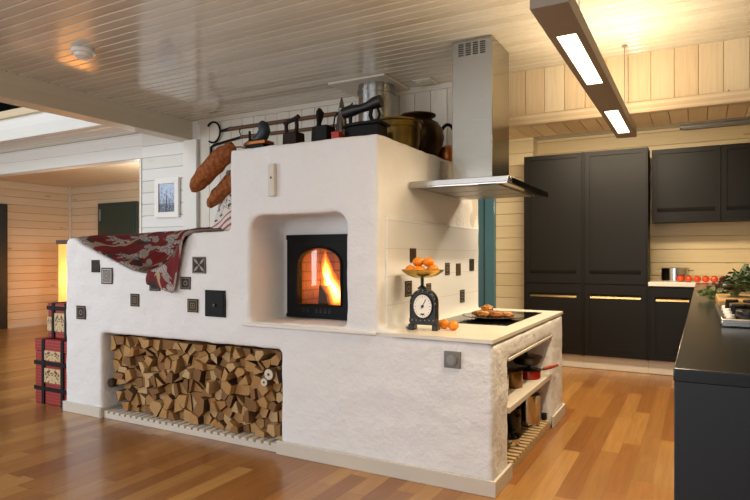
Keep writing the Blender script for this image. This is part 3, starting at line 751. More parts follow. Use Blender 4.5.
MB().lathe([(0, -.001), (.085, -.001), (.085, -.028), (.07, -.032), (0, -.032)], n=36).build('base', M['white'], sd_)
MB().lathe([(.062, -.03), (.062, -.05), (.045, -.064), (0, -.068)], n=32).build('sensor_cap', M['white'], sd_)
MB().lathe([(.05, -.052), (.053, -.052), (.053, -.059), (.05, -.059)], n=32).build('sensor_slot', M['grey'], sd_)

# ------------------------------------------------------------------ pendant lamp
LX0, LX1, LY0, LY1, LZ = -.53, -.395, 2.13, 4.79, 2.25
lamp = thing('pendant_lamp', ((LX0 + LX1) / 2, (LY0 + LY1) / 2, LZ), 'long slim grey-brown pendant lamp with two glowing panels', 'lamp')
mb = MB()
P0, P1 = LX0 + .028, LX1 - .03
mb.box(LX0, P0, LY0, LY1, LZ, LZ + .06).box(P1, LX1, LY0, LY1, LZ, LZ + .06)
pan = ((2.45, 3.22), (3.86, 4.6))
ys = [LY0, 2.45, 3.22, 3.86, 4.6, LY1]
for a, c in ((0, 1), (2, 3), (4, 5)): mb.box(P0, P1, ys[a], ys[c], LZ, LZ + .06)
for a, c in pan: mb.box(P0, P1, a, c, LZ + .04, LZ + .05)
mb.build('housing', M['lampbody'], lamp, True)
E_DOWN = emissive('lamp_diffuser', (1, .82, .52, 1), 9)
E_UP = emissive('lamp_uplight', (1, .72, .38, 1), 6)
for a, c in pan:
    MB().box(P0 + .001, P1 - .001, a + .001, c - .001, LZ + .004, LZ + .01).build('diffuser', E_DOWN, lamp, True)
    MB().box(P0, P1, a, c, LZ + .0605, LZ + .064).build('uplight', E_UP, lamp, True)
for y in (2.79, 4.70):
    MB().cyl((-.47, y, LZ + .06), (-.47, y, ZC - .002), .0035, n=8).cyl((-.47, y, ZC - .012), (-.47, y, ZC - .001), .02, n=16).build('suspension_rod', M['greylight'], lamp, True)

# ------------------------------------------------------------------ bench throw
def interp(x, tab):
    if x <= tab[0][0]: return tab[0][1]
    for (a, p), (b_, q_) in zip(tab, tab[1:]):
        if x <= b_: return p + (q_ - p) * (x - a) / (b_ - a)
    return tab[-1][1]
edge = [(p[0], p[1]) for p in par[4:-1]]
hang = [(-3.83, 1.22), (-3.805, 1.135), (-3.70, 1.115), (-3.50, 1.07), (-3.47, 1.17), (-3.44, 1.33), (-3.385, 1.52), (-3.36, 1.555)]
mb = MB(); NX, NYR = 110, 44
vs = []; uvs = []
for i in range(NX + 1):
    x = -4.77 + (4.77 - 3.16) * i / NX
    ze = interp(x, edge) + .016
    path = []
    if -3.83 <= x <= -3.365:
        zh = interp(x, hang); yo = Y0 - .035
        path = [(yo, min(zh, ze - .005)), (yo, ze - .02), (Y0 - .01, ze + .012), (Y0 + .08, ze + .02)]
    elif x < -3.83:
        path = [(Y0 + .025, ze - .012), (Y0 + .06, ze + .006), (Y0 + .14, ze + .012), (Y0 + .2, ze + .02)]
    else:
        path = [(3.66, 1.565), (3.67, 1.566), (3.68, 1.567), (3.7, 1.568)]
    zb = interp(x, [(-4.8, 1.585), (-4.3, 1.60), (-3.9, 1.625), (-3.5, 1.615), (-3.1, 1.60)])
    path += [(3.72, (path[-1][1] + zb) / 2 if x < -3.37 else 1.575), (3.92, zb - .01), (4.02, zb), (4.12, zb - .02), (4.185, zb - .2)]
    # resample by arc length
    L = [0]
    for a, c in zip(path, path[1:]): L.append(L[-1] + math.hypot(c[0] - a[0], c[1] - a[1]))
    for j in range(NYR + 1):
        s = L[-1] * j / NYR; k = 0
        while k < len(L) - 2 and L[k + 1] < s: k += 1
        t = (s - L[k]) / max(1e-6, L[k + 1] - L[k])
        y = path[k][0] + (path[k + 1][0] - path[k][0]) * t; z = path[k][1] + (path[k + 1][1] - path[k][1]) * t
        f = noise.noise(Vector((x * 5 + z * 1.3, z * 1.5, 3.1))) * .022 + noise.noise(Vector((x * 13 - z * 4, z * 3, 9))) * .010
        fall = 1 if -3.9 < x < -3.38 else .7
        y -= abs(f) * fall; z += abs(f) * .6 * fall if y > Y0 + .02 else 0
        y = max(y, Y0 + .015) if x < -3.84 else y
        vs.append((x, y, z)); uvs.append((x + .25 * (z - 1.3), s + .3 * math.sin(x * 1.7)))
fs = []; fu = []
for i in range(NX):
    for j in range(NYR):
        f = (i * (NYR + 1) + j, (i + 1) * (NYR + 1) + j, (i + 1) * (NYR + 1) + j + 1, i * (NYR + 1) + j + 1)
        fs.append(f); fu.append([uvs[k] for k in f])
mb.add(vs, fs, 0, fu, True)
throw = solo('throw_blanket', mb, M['cloth'], 'dark red floral blanket draped over the dip in the stove bench', 'blanket', angle=180)
so_ = throw.modifiers.new('thick', 'SOLIDIFY'); so_.thickness = .006; so_.offset = 0
sb_ = throw.modifiers.new('sub', 'SUBSURF'); sb_.levels = 1; sb_.render_levels = 1

# ------------------------------------------------------------------ firewood
rack = thing('slatted_rack', (-3.45, 3.6, 0), 'low pale slatted rack under the stacked firewood', 'rack')
MB().box(-4.375, -2.535, Y0 + .004, Y0 + .03, .0, .042).build('front_rail', M['cream'], rack, True, bevel=.003)
MB().box(-4.375, -2.535, 3.9, 3.93, 0, .03).build('rear_rail', M['cream'], rack, True, bevel=.003)
for i in range(27):
    x = -4.365 + i * .068
    MB().box(x, x + .044, Y0 + .002, 3.95, .042, .062).build('slat', M['cream'], rack, True)
def clip(poly, a, bq):
    """keep the part of poly nearer to a than to bq"""
    mx, mz = (a[0] + bq[0]) / 2, (a[1] + bq[1]) / 2; nx, nz = bq[0] - a[0], bq[1] - a[1]; out = []
    for i in range(len(poly)):
        p, q2 = poly[i], poly[(i + 1) % len(poly)]
        dp = (p[0] - mx) * nx + (p[1] - mz) * nz; dq = (q2[0] - mx) * nx + (q2[1] - mz) * nz
        if dp <= 0: out.append(p)
        if dp * dq < 0:
            t = dp / (dp - dq); out.append((p[0] + (q2[0] - p[0]) * t, p[1] + (q2[1] - p[1]) * t))
    return out
def area(p): return .5 * sum(p[i][0] * p[(i + 1) % len(p)][1] - p[(i + 1) % len(p)][0] * p[i][1] for i in range(len(p)))
WX0, WX1, WZ0, WZ1 = -4.33, -2.545, .065, .69
bound = [(-4.14, WZ0), (WX1, WZ0), (WX1, WZ1), (-4.33, WZ1), (-4.345, .46), (-4.25, .40), (-4.29, .33), (-4.16, .26)]
bound = [(-4.22, WZ0), (WX1, WZ0), (WX1, WZ1), (-4.355, WZ1), (-4.365, .46), (-4.31, .30)]
seeds = []
rr = random.Random(21)
tries = 0
while tries < 16000 and len(seeds) < 210:
    tries += 1
    p = (rr.uniform(-4.36, WX1), rr.uniform(WZ0, WZ1))
    dmin = .078 if p[0] < -3.3 else .061
    if all((p[0] - q[0]) ** 2 + (p[1] - q[1]) ** 2 > dmin ** 2 for q in seeds): seeds.append(p)
cells = []
for a in seeds:
    poly = bound
    for q in seeds:
        if q is not a and abs(q[0] - a[0]) < .4:
            poly = clip(poly, a, q)
            if len(poly) < 3: break
    if len(poly) >= 3 and abs(area(poly)) > .0006: cells.append(poly)
pieces = []
for poly in cells:
    A = abs(area(poly))
    if A > .0075 and rr.random() < .7:      # split a round into two wedges
        c = (sum(p[0] for p in poly) / len(poly), sum(p[1] for p in poly) / len(poly)); th = rr.uniform(0, math.pi); e = .01
        a1 = (c[0] + e * math.cos(th), c[1] + e * math.sin(th)); a2 = (c[0] - e * math.cos(th), c[1] - e * math.sin(th))
        pieces += [clip(poly, a1, a2), clip(poly, a2, a1)]
    else: pieces.append(poly)
GL = 'split firewood in the wood store'
nlog = 0
for poly in pieces:
    if len(poly) < 3 or abs(area(poly)) < .0005: continue
    cx = sum(p[0] for p in poly) / len(poly); cz = sum(p[1] for p in poly) / len(poly)
    # drop very short edges, shrink, jitter
    pts = []
    for p in poly:
        if not pts or math.hypot(p[0] - pts[-1][0], p[1] - pts[-1][1]) > .014: pts.append(p)
    if len(pts) < 3: continue
    if len(pts) > 4 and rr.random() < .6:       # wedge shapes have few corners
        k = rr.randrange(len(pts)); pts.pop(k)
    sh = rr.uniform(.88, .97)
    pts = [(cx + (x - cx) * sh, cz + (z - cz) * sh) for x, z in pts]
    yf_ = 3.285 + rr.uniform(-.03, .06) + .05 * max(0, .5 - cz); yb_ = yf_ + rr.uniform(.36, .44)
    mb = MB(); n = len(pts); tp = rr.uniform(.93, 1.0); tx_, tz_ = rr.uniform(-.02, .02), rr.uniform(-.02, .02)
    ctr = (cx, yf_, cz)
    if area(pts) < 0: pts.reverse()
    F_ = [(x - cx, tx_ * (x - cx) * 10 * .3 + rr.uniform(-.004, .004), z - cz) for x, z in pts]; B_ = [((x - cx) * tp, yb_ - yf_, (z - cz) * tp) for x, z in pts]
    mb.add(F_ + B_, [tuple(range(n))], 0); mb.add(F_ + B_, [tuple(range(2 * n - 1, n - 1, -1))], 0)
    bk = rr.randrange(n)
    for i in range(n):
        mb.add(F_ + B_, [((i + 1) % n, i, n + i, n + (i + 1) % n)], 1 if i == bk or rr.random() < .15 else 0)
    o = mb.build('firewood_log', [M['log'], M['bark']], None, bevel=.003, seg=1)
    o.location = ctr
    tag(o, 'split brown firewood log in the stacked wood store under the bench', 'log', GL); nlog += 1
# two round birch billets near the right end and one dark one at the left
for (x, z, r_, y_, lb, mt) in ((-2.615, .535, .042, 3.20 + .035, 'round log with white end, upper one at the right of the stack', M['birch']), (-2.66, .475, .032, 3.24, 'round log with pale end, lower one at the right of the stack', M['birch']),
                               (-4.33, .29, .038, 3.27, 'dark round log sticking out at the left end of the stack', M['bark'])):
    mb = MB().tube([(x, y_, z), (x + (.0), y_ + .06, z)], r_, 18, 1); mb.cyl((x, y_ - .001, z), (x, y_ - .003, z), r_ * .88, n=18, mi=0).cyl((x, y_ - .002, z), (x, y_ - .005, z), r_ * .25, n=12, mi=1)
    o = mb.build('firewood_log', [mt, M['bark']], None, origin=(x, y_, z)); tag(o, lb, 'log')

# ------------------------------------------------------------------ things on top of the stove
# two long-handled oven tools lying behind the irons
YT = YW - .024
t = thing('oven_fork', (-3.9, YT, 2.6), 'long oven fork with open ring head, hung along the boarded wall', 'oven fork')
ringc = (-4.778, YT, 2.752); rr_ = .105
mb = MB().tube([(ringc[0] + rr_ * math.cos(a), YT, ringc[2] + rr_ * 1.1 * math.sin(a)) for a in [R(v) for v in range(-125, 150, 12)]], .011, 8)
mb.tube([(ringc[0] + rr_, YT, ringc[2] + .0), (ringc[0] + rr_ + .16, YT, ringc[2] + .015)], [.012, .022], 10); mb.build('fork_head', M['iron'], t, True)
MB().tube([(ringc[0] + rr_ + .13, YT, ringc[2] + .012), (-3.13, YT, 2.772)], .021, 12).build('handle', M['handlewood'], t, True)
t = thing('oven_poker', (-3.9, YT, 2.5), 'long oven poker with bent square end below the ring-headed fork', 'poker')
mb = MB().tube([(-4.806, YT, 2.40), (-4.806, YT, 2.587), (-4.765, YT, 2.608), (-4.33, YT, 2.664)], .014, 8).tube([(-4.36, YT - .01, 2.67), (-4.355, YT - .04, 2.71), (-4.345, YT - .04, 2.74)], .006, 6); mb.build('poker_head', M['iron'], t, True)
MB().tube([(-4.36, YT, 2.66), (-3.13, YT, 2.65)], .019, 12).build('handle', M['handlewood'], t, True)
# antique irons
zt = ZTOP + .006
def wedge(L_, W_, h0, h1, taper=.0):
    """sole-plate outline pointing to -x"""
    pts = [(-L_ / 2, 0), (-L_ * .28, W_ * .36), (0, W_ * .48), (L_ / 2, W_ / 2), (L_ / 2, -W_ / 2), (0, -W_ * .48), (-L_ * .28, -W_ * .36)]
    a = [(x, y, h0) for x, y in pts]; c = [(x * (1 - taper), y * (1 - taper), h1) for x, y in pts]; n = len(pts); mb = MB()
    mb.add(a + c, [tuple(range(n)), tuple(range(2 * n - 1, n - 1, -1))] + [((i + 1) % n, i, n + i, n + (i + 1) % n) for i in range(n)])
    return mb
t = thing('charcoal_iron', (-2.90, 3.47, zt), 'antique iron with curved blue-grey chimney and copper rim, leftmost on the stove', 'iron', 'antique irons on the stove')
wedge(.26, .12, 0, .07).build('body', M['iron'], t, bevel=.004)
wedge(.30, .135, .07, .10).build('rim', M['copper'], t, bevel=.004)
wedge(.25, .12, .10, .112, .1).build('lid', M['iron'], t)
mb = MB().tube([(-.03, 0, .108), (.03, 0, .125), (.075, 0, .155), (.095, 0, .195), (.085, 0, .232), (.06, 0, .245)], [.03, .045, .055, .054, .05, .044], 16); mb.build('chimney', M['ironblue'], t)
mb = MB().tube([(-.075, 0, .105), (-.075, 0, .205)], .011, 8).tube([(-.075, 0, .16), (-.05, 0, .12), (-.01, 0, .112), (.03, 0, .15)], .008, 8); mb.build('handle_post', M['iron'], t)
t.scale = (.85,) * 3; t.location.x = -2.925
t = thing('flat_iron', (-2.595, 3.47, zt), 'squat antique iron with stirrup handle, middle of the three smaller ones', 'iron', 'antique irons on the stove')
wedge(.19, .13, 0, .135, .06).build('body', M['rust'], t, bevel=.006)
mb = MB().tube([(-.045, 0, .13), (-.055, 0, .19), (-.05, 0, .225)], .017, 10).tube([(.045, 0, .13), (.055, 0, .19), (.05, 0, .245)], .017, 10).tube([(-.04, 0, .14), (0, 0, .13), (.04, 0, .14)], .014, 8); mb.build('stirrup', M['rust'], t)
MB().tube([(-.075, 0, .222), (-.03, 0, .235), (.03, 0, .25), (.075, 0, .268)], [.016, .018, .018, .02], 12).build('grip', M['rust'], t)
t.scale = (.88,) * 3
t = thing('flat_iron', (-2.335, 3.47, zt), 'dark antique iron with tall paddle-shaped upright handle beside the red tin', 'iron', 'antique irons on the stove')
wedge(.19, .13, 0, .15, .05).build('body', M['iron'], t, bevel=.006)
mb = MB().tube([(-.02, 0, .145), (-.02, 0, .18), (-.015, 0, .22), (-.01, 0, .265), (-.015, 0, .295)], [.03, .024, .036, .042, .014], 16, flat=.6); mb.build('handle', M['iron'], t)
t.scale = (.92,) * 3
t = thing('red_tin', (-2.185, 3.44, zt), 'small red tin under the tall dark metal jug', 'tin')
MB().box(-.05, .05, -.04, .04, 0, .085).build('tin_body', M['redtin'], t, bevel=.006)
MB().box(-.052, .052, -.042, .042, .075, .09).build('lid', M['redtin'], t, bevel=.004)
t.scale = (.62, .62, .9)
t = thing('metal_jug', (-2.27, 3.64, zt), 'tall slim dark metal jug with thin curved spout behind the red tin', 'jug')
MB().lathe([(0, 0), (.062, 0), (.066, .03), (.055, .14), (.04, .23), (.026, .285), (.03, .305), (.022, .32), (.018, .345), (.005, .39), (0, .395)], n=24).build('body', M['pipe'] if False else mat_plain('dark_pewter', '#7d7974', .26, .9, .4, 30), t)
MB().tube([(.05, 0, .1), (.085, 0, .18), (.07, 0, .27), (.085, 0, .32), (.11, 0, .335)], [.012, .01, .008, .007, .006], 10).build('spout', M['iron'], t)
MB().tube([(-.045, 0, .12), (-.085, 0, .17), (-.07, 0, .25), (-.025, 0, .285)], .007, 8).build('handle', M['iron'], t)
t.scale = (.85, .85, .97)
t = thing('box_iron', (-2.02, 3.52, zt), 'large antique box iron with thick black roller handle', 'iron', 'antique irons on the stove', R(4))
wedge(.31, .16, 0, .115, .04).build('body', M['iron'], t, bevel=.008)
wedge(.33, .175, .115, .135, .0).build('lid', M['iron'], t, bevel=.004)
MB().tube([(-.155, 0, .222), (-.09, 0, .236), (-.02, 0, .243), (.03, 0, .252), (.09, 0, .272), (.135, 0, .28)], [.038, .042, .03, .032, .042, .042], 22).build('grip', M['black'], t)
MB().tube([(-.10, 0, .13), (-.095, 0, .22)], .012, 10).build('handle_post', M['iron'], t)
mb = MB().tube([(.075, 0, .13), (.055, 0, .19), (.065, 0, .25)], .014, 10).tube([(.105, 0, .13), (.125, 0, .19), (.105, 0, .25)], .010, 10); mb.build('handle_post', M['iron'], t)
t = thing('brass_pot', (-2.0, 3.98, zt), 'wide tarnished brass pot at the corner of the stove top', 'pot')
MB().lathe([(0, 0), (.14, 0), (.17, .02), (.183, .08), (.187, .15), (.187, .17), (.195, .178), (.195, .215), (.206, .222), (.206, .234), (.196, .236), (.185, .22), (.178, .08), (.14, .015), (0, .012)], n=56).build('pot_body', M['brass'], t)
t = thing('bronze_vase', (-2.01, 4.41, zt), 'round dark bronze vase with flared rim behind the brass pot', 'vase')
MB().lathe([(0, 0), (.11, 0), (.16, .04), (.20, .13), (.212, .19), (.20, .26), (.165, .31), (.12, .335), (.11, .345), (.125, .36), (.145, .37), (.145, .38), (.12, .375), (.1, .355), (.1, .33), (0, .31)], n=56).build('vase_body', M['bronze'], t)
t = thing('copper_kettle', (-1.845, 4.64, zt), 'small copper kettle with dark ring handle half behind the hood flue', 'kettle')
MB().lathe([(0, 0), (.07, 0), (.083, .03), (.085, .09), (.075, .13), (.04, .15), (0, .155)], n=32).build('kettle_body', M['copper'], t)
MB().tube([(.07 * math.cos(a), 0, .20 + .13 * math.sin(a)) for a in [R(v) for v in range(-40, 221, 13)]], .014, 10).build('handle', M['iron'], t)

# woven bundles and linen hanging at the step of the stove
def mat_bundle():
    n = NT('woven_bast'); c = n.coord()
    vo = n.node('ShaderNodeTexVoronoi', feature='F1'); n.put(vo.inputs['Vector'], c); vo.inputs['Scale'].default_value = 26
    f = n.noise(c, 40, 4)
    col = n.mix(n.math('MULTIPLY', vo.outputs['Distance'], 1.2, clamp=True), lin('#b06a30'), lin('#7a401c'))
    col = n.mix(n.math('MULTIPLY', f, .5), col, lin('#83481e'))
    return n.set(col, .7, 0, n.bump(n.math('SUBTRACT', f, n.math('MULTIPLY', vo.outputs['Distance'], 2)), .6, .012), spec=.3)
M['bundle'] = mat_bundle()
def loaf(P0, P1, r, seed):
    P0, P1 = Vector(P0), Vector(P1); mb = MB(); pts = []; rs = []
    for i in range(25):
        t = i / 24; p = P0.lerp(P1, t) + Vector((0, 0, .018 * math.sin(math.pi * t)))
        pts.append(p); rs.append(r * max(.05, (1 - abs(2 * t - 1) ** 3.2) ** .55) * (1 + .10 * noise.noise(Vector((t * 9, seed, 0)))))
    mb.tube(pts, rs, 22)
    mb.v = [tuple(Vector(v) + Vector((0, 0, 1)) * .016 * noise.noise(Vector(v) * 22 + Vector((seed, 0, 0)))) for v in mb.v]
    return mb
b1 = solo('woven_bundle', loaf((-3.13, 3.46, 2.215), (-3.585, 3.46, 1.885), .079, 1.3), M['bundle'], 'long brown knobbly woven bundle, upper of two by the stove step', 'bundle', angle=180)
b2 = solo('woven_bundle', loaf((-3.05, 3.58, 2.085), (-3.53, 3.58, 1.765), .064, 5.1), M['bundle'], 'short brown knobbly woven bundle, lower of two by the stove step', 'bundle', angle=180)
MB().tube([(-3.15, 3.46, 2.20), (-3.08, 3.475, 2.20), (-3.01, 3.49, 2.175), (-2.965, 3.50, 2.15)], .006, 8).build('cord', M['handlewood'], b1, True)
MB().tube([(-3.08, 3.58, 2.045), (-3.02, 3.575, 2.07), (-2.965, 3.57, 2.08)], .006, 8).build('cord', M['handlewood'], b2, True)
def mat_towel():
    n = NT('printed_linen'); uv = n.coord('UV'); o = n.sep(uv)
    d = n.math('SUBTRACT', o[1], n.math('MULTIPLY', o[0], .7))
    st = n.math('MULTIPLY', n.math('LESS_THAN', d, .05), n.math('GREATER_THAN', n.math('FRACT', n.math('MULTIPLY', d, 17)), .6))
    wv = n.noise(uv, 24, 2, .5, 1.5)
    wr = n.math('MULTIPLY', n.math('MULTIPLY', n.math('GREATER_THAN', wv, .56), n.math('LESS_THAN', wv, .64)), n.math('GREATER_THAN', d, .07))
    col = n.mix(st, lin('#d9d2c8'), lin('#a4514f')); col = n.mix(wr, col, lin('#3b3230'))
    return n.set(col, .8)
mb = MB(); vs = []; fs = []; fu = []
for i in range(15):
    for j in range(25):
        u_, w_ = i / 14, j / 24
        x = -3.475 + .32 * u_ + .10 * w_ * (1 - u_); z = 1.556 + .50 * w_
        y = 3.57 + .05 * w_ + .012 * math.sin(u_ * 9 + w_ * 2)
        vs.append((x, y, z))
for i in range(14):
    for j in range(24):
        f = (i * 25 + j, (i + 1) * 25 + j, (i + 1) * 25 + j + 1, i * 25 + j + 1); fs.append(f)
        fu.append([(k // 25 / 14 * .3, k % 25 / 24 * .5) for k in f])
mb.add(vs, fs, 0, fu, True)
tw = solo('linen_towel', mb, mat_towel(), 'white printed linen towel with red stripes hanging beside the stove step', 'towel', angle=180)
m_ = tw.modifiers.new('thick', 'SOLIDIFY'); m_.thickness = .01

# ------------------------------------------------------------------ pans in the niche
sr = thing('slatted_rack', (-1.3, 4.15, 0), 'low slatted rack at the bottom of the pan niche', 'rack')
MB().box(X0 - .03, X0 - .006, 3.57, 4.745, 0, .042).build('front_rail', M['slat'], sr, True, bevel=.003)
MB().box(-1.56, -1.53, 3.57, 4.745, 0, .042).build('rear_rail', M['slat'], sr, True, bevel=.003)
for i in range(17):
    y = 3.575 + i * .069
    MB().box(-1.58, X0 - .004, y, y + .036, .042, .066).build('slat', M['slat'], sr, True)
def panprof(r, h, t=.004): return [(0, 0), (r * .93, 0), (r, .008), (r, h - .004), (r + .005, h), (r - t, h), (r - t, .01), (0, .006)]
zs_ = .431
t = thing('saucepan', (-1.125, 4.50, zs_), 'small red enamel saucepan with black lid and wooden handle on the niche shelf', 'saucepan')
MB().lathe(panprof(.088, .066), n=36).build('pan_body', M['redenamel'], t)
MB().lathe([(0, .075), (.02, .074), (.06, .074), (.091, .068), (.092, .062), (0, .064)], n=36).lathe([(0, .1), (.016, .098), (.012, .076)], n=16).build('lid', M['blackmetal'], t)
MB().tube([(.055, .067, .05), (.09, .11, .058)], [.010, .009], 10).build('handle_ferrule', M['chrome'], t)
MB().tube([(.085, .104, .057), (.128, .155, .068), (.17, .208, .080)], [.013, .016, .013], 12).build('handle', M['redwood'], t)
t = thing('frying_pan', (-1.14, 4.49, zs_ + .108), 'black lidded pan stacked on the red saucepan', 'pan')
MB().lathe([(0, 0), (.085, 0), (.10, .012), (.115, .05), (.12, .055), (.113, .055), (.095, .014), (0, .006)], n=36).build('pan_body', M['blackmetal'], t)
MB().lathe([(0, .085), (.018, .083), (.014, .074), (.07, .07), (.118, .058), (.115, .053), (0, .055)], n=36).build('lid', M['blackmetal'], t)
t = thing('cooking_pot', (-1.155, 4.14, zs_), 'amber-brown metal pot on the niche shelf left of the red saucepan', 'pot')
MB().lathe(panprof(.075, .115), n=36).build('pot_body', M['smokepot'], t)
t = thing('cooking_pot', (-1.20, 3.95, zs_), 'dark steel pot nearest the front end of the niche shelf', 'pot')
MB().lathe(panprof(.075, .12), n=36).build('pot_body', M['chrome'], t)
MB().lathe([(0, .14), (.015, .14), (.012, .126), (.06, .124), (.08, .12), (0, .118)], n=30).build('lid', M['blackmetal'], t)
t = thing('cooking_pot', (-1.35, 4.25, zs_), 'large black pot at the back of the niche shelf', 'pot')
MB().lathe(panprof(.12, .17), n=36).build('pot_body', M['blackmetal'], t)
zr = .067
t = thing('stock_pot', (-1.155, 4.56, zr), 'tall shiny steel stock pot on the niche slats', 'pot')
MB().lathe(panprof(.10, .23), n=44).build('pot_body', M['chrome'], t)
MB().lathe([(0, .25), (.05, .245), (.094, .23), (.1, .22), (0, .22)], n=36).build('dark_lid', M['blackmetal'], t)
t = thing('cooking_pot', (-1.20, 4.24, zr), 'dark pot on the niche slats left of the steel stock pot', 'pot')
MB().lathe(panprof(.08, .19), n=36).build('pot_body', M['blackmetal'], t)
MB().tube([(.06, -.06, .15), (.09, -.09, .15), (.095, -.05, .15), (.075, -.03, .15)], .006, 8).build('handle', M['blackmetal'], t)
t = thing('saute_pan', (-1.14, 4.0, zr), 'low steel pan at the front end of the niche slats', 'pan')
MB().lathe(panprof(.075, .05), n=36).build('pan_body', M['chrome'], t)
MB().tube([(.0, .07, .04), (.0, .16, .05)], [.008, .009], 8).build('handle', M['black'], t)
t = thing('small_cup', (-1.06, 4.715, zr), 'small black cup at the far end of the niche slats', 'cup')
MB().lathe(panprof(.022, .05), n=20).build('cup_body', M['blackmetal'], t)

# ------------------------------------------------------------------ kitchen cabinets
def door(parent, x0, x1, z0, z1, y, grip):
    """framed door facing -y with a full-width finger grip at the top or bottom"""
    st, ra, gh = .055, .115, .048
    mb = MB(); t = .022
    gz0, gz1 = (z1 - ra - gh, z1 - ra) if grip == 'top' else (z0 + ra, z0 + ra + gh)
    mb.box(x0, x0 + st, y, y + t, z0, z1).box(x1 - st, x1, y, y + t, z0, z1)
    if grip == 'top':
        mb.box(x0 + st, x1 - st, y, y + t, gz1, z1).box(x0 + st, x1 - st, y, y + t, z0, z0 + st)
        mb.box(x0 + st, x1 - st, y + .014, y + t, z0 + st, gz0)
    else:
        mb.box(x0 + st, x1 - st, y, y + t, z0, gz0).box(x0 + st, x1 - st, y, y + t, z1 - st, z1)
        mb.box(x0 + st, x1 - st, y + .014, y + t, gz1, z1 - st)
    d = mb.build('door', M['cabinet'], parent, True)
    a, c = x0 + st + .002, x1 - st - .002
    if grip == 'top': q = [(a, y + .010, gz0), (c, y + .010, gz0), (c, y + .034, gz1), (a, y + .034, gz1)]
    else: q = [(a, y + .034, gz0), (c, y + .034, gz0), (c, y + .010, gz1), (a, y + .010, gz1)]
    g = MB().prism(q, (0, .012, 0)).build('grip', M['groove'] if grip == 'top' else M['cabin'], d, True)  # same recess coloured twice: lamp-lit tone facing up, shade tone facing down
    return d
CB = YK + .585
for (x0, x1, lb) in ((-1.918, -1.206, 'tall dark cabinet left of two, beside the pale timber wall'), (-1.204, -.493, 'tall dark cabinet right of two, beside the short worktop')):
    c = thing('tall_cabinet', ((x0 + x1) / 2, YK + .3, 0), lb, 'cabinet', 'tall kitchen cabinets')
    MB().box(x0, x1, YK + .036, YK + .345, .16, 2.612).box(x0, x0 + .018, YK, YK + .04, .16, 2.612).box(x1 - .018, x1, YK, YK + .04, .16, 2.612).build('carcass', M['cabinet'], c, True, bevel=.002)
    MB().box(x0, x1, YK + .05, YK + .07, .005, .16).build('plinth', M['cream'], c, True)
    door(c, x0 + .02, x1 - .02, 1.03, 2.61, YK, 'bottom'); door(c, x0 + .02, x1 - .02, .165, 1.018, YK, 'top')
c = thing('base_cabinet', (-.1, YK + .3, 0), 'dark base cabinet under the short pale worktop', 'cabinet')
MB().box(-.491, .5, YK + .036, CB, .16, ZK - .055).box(-.491, -.473, YK, YK + .04, .16, ZK - .055).build('carcass', M['cabinet'], c, True)
MB().box(-.491, .5, YK + .05, YK + .07, .005, .16).build('plinth', M['cream'], c, True)
door(c, -.47, -.02, .165, ZK - .058, YK, 'top')
mb = MB().box(-.49, 1.6, YK - .02, YK + .592, ZK - .05, ZK)
solo('back_worktop', mb, M['counter'], 'short pale worktop along the timber back wall', 'worktop', bevel=.004)
YU = YK + .24
for (x0, x1, lb) in ((-.470, .235, 'dark wall cabinet next to the tall cabinets'), (.237, .94, 'dark wall cabinet at the right edge of the photo')):
    c = thing('wall_cabinet', ((x0 + x1) / 2, YU + .15, 1.76), lb, 'cabinet', 'kitchen wall cabinets')
    MB().box(x0, x1, YU + .036, CB, 1.76, 2.612).build('carcass', M['cabinet'], c, True, bevel=.002)
    door(c, x0 + .002, x1 - .002, 1.757, 2.61, YU, 'bottom')
# light rail above the wall cabinets
lr = solo('light_rail', MB().box(-.18, 1.5, YK + .50, YK + .585, 2.885, 2.915).box(-.16, 1.48, YK + .51, YK + .575, 2.872, 2.886), M['greylight'], 'long grey light rail at the top of the timber wall', 'light rail', bevel=.004)

# pot and tomatoes on the back worktop
t = thing('steel_pot', (-.225, YK + .36, ZK), 'shiny two-handled steel pot behind the tomatoes', 'pot')
MB().lathe(panprof(.15, .155), n=48).build('pot_body', M['chrome'], t)
for sx in (-1, 1): MB().tube([(sx * .148, -.03, .125), (sx * .19, -.03, .128), (sx * .19, .03, .128), (sx * .148, .03, .125)], .006, 8).build('handle', M['chrome'], t)
names = ('first tomato from the left in the row on the worktop', 'second tomato from the left in the row on the worktop', 'third tomato from the left in the row on the worktop', 'fourth tomato from the left in the row on the worktop',
         'fifth tomato from the left in the row on the worktop', 'sixth tomato from the left in the row on the worktop', 'second tomato from the right, last before the gap', 'tomato at the right end, apart from the row')
tom = None
for i, (x, lb) in enumerate(zip((-.165, -.082, .002, .086, .169, .252, .335, .46), names)):
    y = YK + .12 + rnd.uniform(-.012, .012)
    if tom is None:
        tom = thing('tomato', (x, y, ZK), lb, 'tomato', 'tomatoes in a row on the worktop')
        MB().ball((0, 0, .036), .0395, .0395, .036, 20, 14, .03, 4, 1.6).build('fruit', M['tomato'], tom)
        mb = MB()
        for k in range(5):
            a = 2 * math.pi * k / 5; mb.tube([(0, 0, .072), (.012 * math.cos(a), .012 * math.sin(a), .073), (.022 * math.cos(a), .022 * math.sin(a), .069)], [.003, .003, .001], 6)
        mb.build('calyx', M['leaf'], tom)
    else: copy_thing(tom, (x, y, ZK), lb, rnd.uniform(0, 6))

